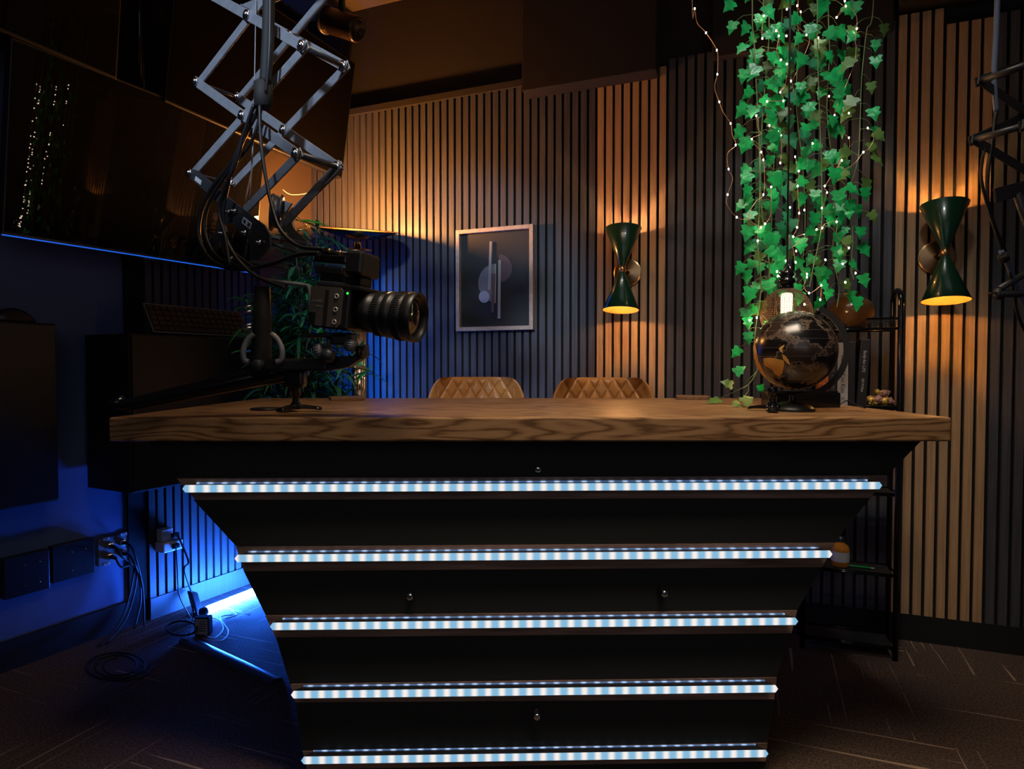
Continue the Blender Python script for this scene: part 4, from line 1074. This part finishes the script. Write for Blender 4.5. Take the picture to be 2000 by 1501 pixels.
# black box behind
bx0 = PZ(1560, 796, DZ)
bb = thing('black_box', (bx0.x + .075, bx0.y + .06, DZ), 'low glossy black box on the desk behind the globe', 'box')
cb_ = PZ(1600, 796, DZ) + Vector((-.03, .06, 0))
MB().box(cb_ + Z3 * .022, (.185, .12, .044), None, .003).build('body', M['black_gloss'], bb)
MB().box(cb_ + Z3 * .046, (.175, .11, .005), None, .002).build('lid', M['black_gloss'], bb)
o = MB().tube(spline([PZ(1640, 790, DZ + .012), PZ(1655, 782, DZ + .014), PZ(1672, 790, DZ + .004), PZ(1690, 796, DZ + .003)]), .0022, 6).build('device_cord', M['cable']); recentre(o)
tag(o, 'thin black cord lying on the desk right of the black box', 'cord')

# ================================================================== BOOKSHELF
fr_ = PZ(1748, 1289, 0); fl_ = PZ(1572, 1265, 0)
dS = (fl_ - fr_); wS = dS.length; dS.normalize(); nS = Vector((-dS.y, dS.x, 0)); nS = nS if nS.y < 0 else -nS; DS = .125
wS = .295
def SH(a, d, z): return fr_ + dS * a - nS * d + Z3 * z       # a: right->left, d: front->rear
bs = thing('bookshelf', SH(wS / 2, DS / 2, 0), 'narrow black metal shelf rack standing against the slatted wall', 'shelf')
for a in (0, wS):
    top = 1.285
    pts = [SH(a, 0, 0), SH(a, 0, .6), SH(a, 0, top - .04)] + [SH(a, DS / 2 - DS / 2 * math.cos(R(x)), top - .04 + .04 * math.sin(R(x))) for x in range(15, 180, 15)] + [SH(a, DS, top - .04), SH(a, DS, .6), SH(a, DS, 0)]
    MB().tube(pts, .0095, 12).build('side_frame', M['black_gloss'], bs)
for z_ in (1.155, .880, .580, .298, .045):
    mb = MB(); mb.box(SH(wS / 2, DS / 2, z_ - .002), (wS - .02, DS - .02, .004), (dS, nS, Z3))
    sh = mb.build('shelf_tray', M['black_matte'], bs)
    mb = MB(); h_ = .030
    for d0 in (0, DS): 
        mb.tube([SH(0, d0, z_ - .006), SH(wS, d0, z_ - .006)], .004, 8)
        mb.tube([SH(0, d0, z_ + (h_ if d0 == 0 and z_ > 1 else .0)), SH(wS, d0, z_ + (h_ if d0 == 0 and z_ > 1 else .0))], .0035, 8)
    for a in (0, wS): mb.tube([SH(a, 0, z_), SH(a, DS, z_)], .0035, 8)
    mb.build('rail', M['black_gloss'], sh)
    if z_ > 1:
        mb = MB()
        for k in range(34): mb.tube([SH(.008 + k * .0092, 0, z_), SH(.008 + k * .0092, 0, z_ + h_)], .0016, 4)
        for k in range(1, 5): mb.tube([SH(0, 0, z_ + h_ * k / 5), SH(wS, 0, z_ + h_ * k / 5)], .0018, 4)
        mb.build('wire_gallery', M['black'], sh)
# vase on top
pv = SH(0, DS / 2, 1.155); q = PY(1662, 600, 2.29)
vz = 1.156
vs_ = thing('wooden_vase', (q.x, q.y, vz), 'round brown glazed vase on top of the black shelf rack', 'vase')
MB().lathe([(.001, 0), (.045, 0), (.048, .004), (.062, .020), (.074, .045), (.076, .065), (.068, .088), (.048, .105), (.032, .112), (.030, .122), (.036, .128), (.030, .127), (.026, .112), (.001, .10)], (q.x, q.y, vz), Z3, 48).build('body', M['vase'], vs_)
# books
def book(a0, th_, h, m, label, lines, lean=0, tm='ink_white', dep=.10):
    zb_ = .881
    base_ = SH(a0 + th_ / 2, .010, zb_)
    bk = thing('book', base_, label, 'book', 'books on the shelf rack')
    X = (dS * math.cos(lean) + Z3 * math.sin(lean) * 1, nS, None)
    ux = (dS * math.cos(lean) - Z3 * math.sin(lean)); uz = (Z3 * math.cos(lean) + dS * math.sin(lean))
    c = base_ - nS * (dep / 2) + uz * (h / 2) + Z3 * abs(math.sin(lean)) * th_ / 2
    MB().box(c, (th_, dep, h), (ux, nS, uz), .0015).build('cover', m, bk)
    MB().box(c - nS * .003, (th_ - .005, dep - .002, h - .006 + .008), (ux, nS, uz)).build('pages', M['pages'], bk) if False else None
    MB().box(c + uz * .0003 - nS * .004, (th_ - .006, dep - .008, h + .0012), (ux, nS, uz)).build('pages', M['pages'], bk)
    for s_, k, hh in lines:
        text(s_, 'spine_lettering', c + nS * (dep / 2 + .0006) + uz * (h * k), -uz, -ux if False else (-uz).cross(-nS), hh, M[tm], bk)
    return bk
a_of = lambda u: (PP(u, 760, fr_, nS) - fr_).dot(dS)
ax_ = a_of(1690)
book(ax_ - .004, .030, .232, M['book_black'], 'black hardback with white spine lettering, rightmost book', [('Body-for-LIFE', .17, .0135), ('Bill Phillips', -.19, .011)], R(-3))
book(ax_ + .030, .020, .225, M['book_black'], 'thin plain black book between the grey and lettered black ones', [], 0)
book(ax_ + .052, .034, .222, M['book_grey'], 'grey book with dark spine lettering on the shelf rack', [('Best of Kiss Kiss', .0, .020), ('JC', -.40, .016)], 0, 'ink')
book(ax_ + .088, .026, .215, M['book_black'], 'black book with pale lettering half hidden by the globe', [('LOTS', .12, .012), ('OUR CITY LAND', -.20, .012)], 0, 'ink_dim')
book(ax_ + .116, .030, .200, M['book_orange'], 'orange patterned book leftmost on the rack, behind the globe', [], 0)
# figurine
q = PP(1722, 786, SH(0, .05, 0), nS); q.z = .881
fg = thing('ornament', (q.x, q.y, .881), 'small gold and pink beaded ornament on the shelf right of the books', 'ornament')
for k, (dx, dz, r_, m_) in enumerate([(-.05, .017, .015, 'fig_pink'), (-.028, .018, .017, 'fig_gold'), (-.012, .012, .012, 'fig_gold'), (0, .022, .018, 'fig_pink'), (.008, .045, .010, 'fig_gold'), (-.006, .050, .009, 'fig_gold'), (.018, .040, .016, 'fig_pink'), (.020, .018, .018, 'fig_gold'), (.038, .016, .015, 'fig_pink'), (.030, .048, .009, 'fig_pink')]):
    mb = MB(); cq = q - dS * (dx - .01) * .9 + Z3 * dz
    for j in range(26):
        dv = Vector((random.gauss(0, 1), random.gauss(0, 1), random.gauss(0, 1))).normalized(); mb.ball(cq + dv * r_ * .8, r_ * .28, 6)
    mb.ball(cq, r_ * .85, 14)
    mb.build('beaded_cluster', M[m_], fg)
# bottle and pencil on a lower shelf
q = PP(1641, 1086, SH(0, .05, 0), nS)
q = SH((q - fr_).dot(dS), .05, .2985)
bo = thing('amber_bottle', q, 'amber bottle with a pale label on the lower shelf', 'bottle')
MB().lathe([(.001, 0), (.028, 0), (.030, .004), (.030, .062), (.026, .075), (.014, .085), (.013, .10), (.001, .10)], q, Z3, 28).build('glass_body', M['amber'], bo)
MB().lathe([(.0304, .020), (.0304, .055)], q, Z3, 28).build('paper_label', M['label'], bo)
MB().lathe([(.015, .090), (.015, .108), (.001, .108)], q, Z3, 20).build('cap', M['black'], bo)
pe = thing('pencil', SH(.06, .05, .3025), 'green pencil lying on the lower shelf right of the bottle', 'pencil')
e0 = SH((PP(1655, 1078, SH(0, .06, 0), nS) - fr_).dot(dS), .055, .3022); e1 = SH((PP(1700, 1080, SH(0, .06, 0), nS) - fr_).dot(dS), .045, .3022)
MB().tube([e0 + dS * .05, e1], .0036, 6).build('shaft', M['pencil'], pe)
MB().tube([e1, e1 - dS * .012], [.0036, .0008], 6).build('tip', M['label'], pe)

# ================================================================== IVY
YI = 2.02
def leafmesh(mb, base, dirv, size, nrm):
    """five-lobed ivy leaf with a raised midrib fold"""
    d = dirv.normalized(); n = (nrm - d * nrm.dot(d)).normalized(); s_ = d.cross(n)
    half = [(0, 0), (-.10, .22), (.02, .46), (.30, .30), (.42, .44), (.60, .22), (1.0, 0)]   # along, side
    mid = [mb.bm.verts.new(base + d * size * a + n * size * .02) for a in (0, .30, .60)]
    tip = mb.bm.verts.new(base + d * size * 1.0 - n * size * .12)
    for sg in (1, -1):
        vs = [mb.bm.verts.new(base + d * size * a + s_ * size * b * sg + n * size * (.16 * b - .25 * b * b - .08 * a * a)) for a, b in half[1:-1]]
        for tri in ((mid[0], vs[0], vs[1]), (mid[0], vs[1], mid[1]), (vs[1], vs[2], mid[1]), (mid[1], vs[2], vs[3]), (mid[1], vs[3], mid[2]), (vs[3], vs[4], mid[2]), (mid[2], vs[4], tip)):
            f_ = mb.bm.faces.new(tri if sg > 0 else tri[::-1])
            f_.smooth = False
def vine(path, Y, label, m='ivy', mix=None, size=.050, step=.036, spread=.052, seed=1, sides=2, end=None):
    rnd = random.Random(seed)
    pts = [Vector((PY(u, v, Y).x, Y + rnd.uniform(-.01, .01), PY(u, v, Y).z)) for u, v in path]
    if end: pts += end
    if path[0][1] <= 0:
        pts.insert(0, Vector((pts[0].x, pts[0].y, CEIL)))
    sp_ = spline(pts, 14)
    th = thing('ivy_vine', pts[0], label, 'ivy vine', 'ivy vines hanging over the desk')
    st = MB(); st.tube(sp_, .0017, 6)
    lv = MB(); lv2 = MB(); acc = 0; side = 1
    for a, b in zip(sp_, sp_[1:]):
        acc += (b - a).length
        if acc > step:
            acc = rnd.uniform(-.008, .008)
            for sg in ((side,) if sides == 1 else (side, -side) if rnd.random() < .55 else (side,)):
                out = Vector((sg * spread * rnd.uniform(.45, 1.05), rnd.uniform(-.03, .03), rnd.uniform(-.035, .012)))
                tip = a + out; mid_ = a + out * .5 + Z3 * .008
                st.tube([a, mid_, tip], .0009, 5)
                nrm = Vector((rnd.uniform(-.5, .5), -1, rnd.uniform(-.2, .75)))
                dv = Vector((sg * rnd.uniform(-.1, .7), rnd.uniform(-.25, .1), -rnd.uniform(.5, 1)))
                tgt = lv2 if (mix and rnd.random() < mix[1]) else lv
                leafmesh(tgt, tip, dv, size * rnd.uniform(.75, 1.1), nrm)
            side = -side
    st.build('stem', M['stem'], th)
    if len(lv.bm.verts): lv.build('leaves', M[m], th)
    if len(lv2.bm.verts): lv2.build('leaves', M[mix[0]], th)
    return th
vine([(1468, 0), (1473, 80), (1477, 180), (1484, 300), (1484, 400), (1478, 480), (1484, 560), (1476, 650), (1474, 690)], 1.98, 'leftmost bright green ivy vine, hanging down to the globe', seed=3)
vine([(1503, 0), (1503, 70), (1497, 150), (1490, 250), (1486, 340), (1492, 430), (1500, 520), (1496, 600)], 2.00, 'second ivy vine from the left, with light green stem', seed=5, step=.030)
vine([(1527, 0), (1523, 90), (1516, 200), (1512, 330), (1505, 430), (1508, 520), (1520, 620)], 2.12, 'ivy vine tangled with fairy lights left of the pendant cord', 'ivy_dark', ('ivy_old', .4), seed=8, step=.034)
vine([(1558, 0), (1560, 90), (1556, 200), (1566, 330), (1570, 440), (1566, 520)], 2.14, 'sparse olive ivy vine just right of the pendant cord', 'ivy_old', ('ivy_dark', .4), seed=12, step=.050)
vine([(1594, 0), (1598, 90), (1600, 180), (1606, 290), (1604, 380), (1602, 450), (1590, 520), (1582, 560)], 2.00, 'full green ivy vine in the middle right of the cluster', seed=14, step=.032)
vine([(1618, 0), (1622, 100), (1618, 220), (1626, 330), (1632, 420), (1628, 500), (1640, 560), (1632, 600)], 2.07, 'ivy vine ending in front of the brown vase', 'ivy', ('ivy_old', .2), seed=17, step=.036)
vine([(1704, 0), (1694, 60), (1684, 150), (1680, 230), (1674, 310), (1661, 380), (1668, 460), (1662, 520), (1668, 545)], 2.06, 'rightmost ivy vine with olive leaves near the top', 'ivy', ('ivy_old', .5), seed=21, step=.040)
# trailing end on the desk
def desk_px(u, v, h=.0): p_ = PZ(u, v, DZ + h); return p_
th = thing('ivy_vine', desk_px(1400, 786, .004), 'stray ivy tip trailing onto the desk left of the globe', 'ivy vine', 'ivy vines hanging over the desk')
trail = spline([PY(1474, 680, 1.99), PY(1480, 700, 1.98), PY(1478, 725, 1.97), PY(1462, 750, 1.97), PY(1440, 762, 1.98), desk_px(1405, 778, .010)], 8)
MB().tube(trail, .0016, 6).tube([trail[24], trail[24] + Vector((.0, 0, -.02)), desk_px(1448, 782, .02)], .001, 5).tube([trail[16], PY(1455, 748, 1.97)], .001, 5).build('stem', M['stem'], th)
lv = MB(); lo_ = MB()
leafmesh(lv, PY(1436, 728, 1.97), Vector((.3, 0, .2)), .040, Vector((0, -1, .5)))
leafmesh(lo_, PY(1430, 752, 1.98), Vector((-.8, 0, .3)), .040, Vector((0, -1, .6)))
leafmesh(lo_, desk_px(1405, 780, .014), Vector((-1, -.2, -.15)), .048, Vector((0, -.5, 1)))
leafmesh(lo_, desk_px(1446, 788, .010), Vector((-.7, -.5, -.05)), .042, Vector((.3, -.6, 1)))
leafmesh(lo_, desk_px(1452, 786, .014), Vector((.7, .3, .35)), .045, Vector((-.3, -1, .5)))
leafmesh(lv, PY(1484, 752, 1.99), Vector((.3, 0, -1)), .030, Vector((0, -1, .3)))
lv.build('leaves', M['ivy'], th); lo_.build('leaves', M['ivy_old'], th)

# ================================================================== FAIRY LIGHTS
def fairy(path, Y, label, bulbs=None, jit=0):
    rnd = random.Random(len(path) * 31 + int(Y * 100))
    pts = [PY(u, v, Y + rnd.uniform(-jit, jit)) for u, v in path]
    if path[0][1] <= 0: pts.insert(0, Vector((pts[0].x, pts[0].y, CEIL)))
    th = thing('fairy_light_string', pts[0], label, 'fairy lights', 'fairy light strings among the ivy')
    sp_ = spline(pts, 7)
    MB().tube(sp_, .0010, 5).build('wire', M['copper'], th)
    bl = [PY(u, v, Y) for u, v in bulbs] if bulbs else pts[1:]
    for b in bl:
        MB().ball(b, .0023, 10, (1, 1, 1.3)).build('bulb', M['fairy'], th)
    return th
fairy([(1352, 0), (1357, 17), (1362, 45), (1379, 64), (1400, 98), (1402, 125), (1401, 145), (1396, 172), (1405, 199), (1413, 220), (1427, 241), (1430, 262), (1437, 283), (1421, 300), (1423, 330), (1431, 350), (1421, 380), (1420, 400), (1439, 424), (1460, 428), (1470, 415)], 1.96,
      'single fairy light string hanging apart at the left of the ivy', [(1357, 17), (1379, 64), (1400, 98), (1401, 145), (1405, 199), (1427, 241), (1437, 283), (1423, 330), (1421, 380), (1439, 424)])
fairy([(1490, -20), (1499, 11), (1492, 31), (1489, 75), (1516, 60), (1521, 70), (1517, 100), (1525, 117), (1537, 125), (1534, 165), (1524, 180), (1530, 197), (1498, 198), (1497, 220), (1503, 250), (1519, 256), (1525, 264), (1526, 300), (1523, 318)], 1.97, 'fairy light string winding through the upper left ivy',
      [(1499, 11), (1492, 31), (1489, 75), (1516, 60), (1521, 70), (1525, 117), (1537, 125), (1524, 180), (1530, 197), (1498, 198), (1503, 245), (1519, 256), (1525, 264), (1524, 318), (1537, 18), (1536, 70)])
fairy([(1560, -20), (1557, 11), (1564, 25), (1560, 60), (1545, 40), (1576, 70), (1578, 90), (1546, 160), (1545, 150), (1552, 190)], 2.10, 'fairy light string just right of the pendant cord near the top',
      [(1557, 11), (1564, 23), (1575, 68), (1544, 158), (1597, 74)])
fairy([(1477, 226), (1480, 250), (1486, 262), (1468, 272), (1487, 297), (1491, 312), (1493, 340), (1491, 380), (1475, 395), (1462, 425), (1486, 444), (1494, 437), (1505, 418), (1506, 365)], 1.96, 'fairy light string looping low in the left ivy',
      [(1477, 226), (1468, 272), (1487, 297), (1491, 312), (1491, 380), (1486, 444), (1494, 437), (1506, 365), (1480, 470), (1505, 500), (1478, 620)])
fairy([(1553, 306), (1560, 334), (1558, 363), (1560, 400), (1561, 416), (1557, 444), (1550, 462), (1566, 458), (1583, 452), (1594, 450), (1606, 445), (1612, 437), (1634, 433), (1635, 460), (1658, 484)], 1.98, 'fairy light string crossing the lower middle of the ivy',
      [(1553, 306), (1560, 334), (1558, 363), (1543, 405), (1561, 416), (1557, 444), (1549, 462), (1555, 490), (1572, 458), (1583, 452), (1595, 448), (1606, 445), (1605, 406), (1634, 433), (1658, 484), (1571, 410)])
fairy([(1650, -20), (1652, 12), (1634, 34), (1652, 12), (1672, 30), (1673, 56), (1670, 80), (1672, 92), (1668, 125), (1647, 179), (1636, 205), (1630, 225), (1632, 250), (1658, 270), (1656, 300), (1650, 280)], 2.04, 'fairy light string arching across the upper right ivy',
      [(1650, 2), (1652, 12), (1634, 34), (1673, 56), (1670, 119), (1647, 179), (1630, 225), (1658, 269), (1658, 221), (1619, 188), (1598, 74)])
fairy([(1705, 262), (1706, 275), (1695, 292), (1686, 297), (1670, 318), (1650, 330), (1632, 337), (1644, 313), (1612, 363), (1615, 375), (1606, 406)], 2.03, 'fairy light string slanting down beside the rightmost ivy',
      [(1695, 250), (1686, 297), (1644, 313), (1632, 337), (1611, 363), (1615, 376), (1587, 280)])
fairy([(1562, 470), (1545, 483), (1541, 460), (1550, 490), (1553, 512), (1560, 520), (1575, 534), (1576, 541), (1570, 560), (1582, 572), (1600, 560), (1604, 557), (1603, 585)], 1.95, 'lowest fairy light string, trailing over the pendant socket',
      [(1535, 509), (1554, 512), (1518, 530), (1519, 539), (1576, 535), (1576, 541), (1604, 557), (1580, 572), (1602, 585), (1571, 594), (1651, 551), (1612, 507), (1646, 515), (1671, 533), (1464, 625)])

# ================================================================== BAMBOO PLANT
bp0 = Vector((-.88, 2.66, 0))
bpn = thing('potted_bamboo', bp0, 'leafy artificial bamboo plant behind the camera, edges lit blue', 'plant')
MB().lathe([(.001, 0), (.12, 0), (.125, .01), (.15, .28), (.152, .30), (.142, .30), (.138, .27), (.001, .26)], bp0, Z3, 40).build('pot', M['pot'], bpn)
rb = random.Random(5); canes = MB(); lf = MB(); lf2 = MB()
def blade(mb, base, d, ln, wd, droop):
    d = d.normalized(); s_ = d.cross(Z3 + Vector((rb.uniform(-.5, .5), rb.uniform(-.5, .5), 0))).normalized(); n = 6; prev = None
    for i in range(n + 1):
        k = i / n; c = base + d * ln * k - Z3 * droop * k * k * ln; ww = wd * math.sin(math.pi * min(1, .08 + k * .92)) ** .8 * (1 - .35 * k) if 0 < i < n else .0004
        up = s_.cross(d) * ww * .35
        row = [mb.bm.verts.new(c - s_ * ww + up), mb.bm.verts.new(c), mb.bm.verts.new(c + s_ * ww + up)]
        if prev:
            for q in range(2): f_ = mb.bm.faces.new([prev[q], prev[q + 1], row[q + 1], row[q]]); f_.smooth = True
        prev = row
tops = [(530, 500), (545, 610), (520, 640), (575, 560), (600, 650), (640, 640), (580, 480), (650, 570), (530, 700), (590, 720), (430, 600), (445, 640), (575, 430), (600, 440), (540, 560), (440, 590), (470, 650), (520, 470), (610, 560), (690, 700), (650, 690), (640, 510), (590, 620), (560, 520), (500, 690), (455, 660), (560, 660), (620, 740), (480, 745), (700, 745), (540, 740), (590, 500), (620, 460), (610, 700), (660, 750)]
for (u, v) in tops:
    Yt = rb.uniform(2.56, 2.82); tp_ = PY(u, v, Yt)
    b0_ = bp0 + Vector((rb.uniform(-.07, .07), rb.uniform(-.07, .07), .26))
    mid_ = b0_.lerp(tp_, .55) + Vector(((b0_.x - tp_.x) * .25, (b0_.y - tp_.y) * .2, .05))
    cv = spline([b0_, mid_, tp_], 14); canes.tube(cv, [.005 - .0035 * i / (len(cv) - 1) for i in range(len(cv))], 6)
    for i in range(8, len(cv), 2):
        for r_ in range(4 if i > 16 else 3):
            a = rb.uniform(0, 6.28); tgt = lf2 if rb.random() < .13 else lf
            dv = Vector((math.cos(a), math.sin(a) * .9, rb.uniform(-.25, .9)))
            q = cv[i] + dv * .02; canes.tube([cv[i], q], .001, 4)
            blade(tgt, q, dv, rb.uniform(.10, .17), rb.uniform(.008, .0125), rb.uniform(.1, .8))
for mb_ in (canes, lf, lf2):                 # keep the foliage clear of the wall units and the corner
    for v_ in mb_.bm.verts:
        dp = (v_.co - L0).dot(nL)
        if dp < .36 + .05 * rb.random(): v_.co += nL * (.40 - dp) if dp < .36 else Vector((0, 0, 0))
        dq = (v_.co - B0).dot(nB)
        if dq < .05: v_.co += nB * (.05 - dq)
canes.build('canes', M['cane'], bpn); lf.build('leaves', M['bamboo'], bpn); lf2.build('leaves', M['bamboo_light'], bpn)
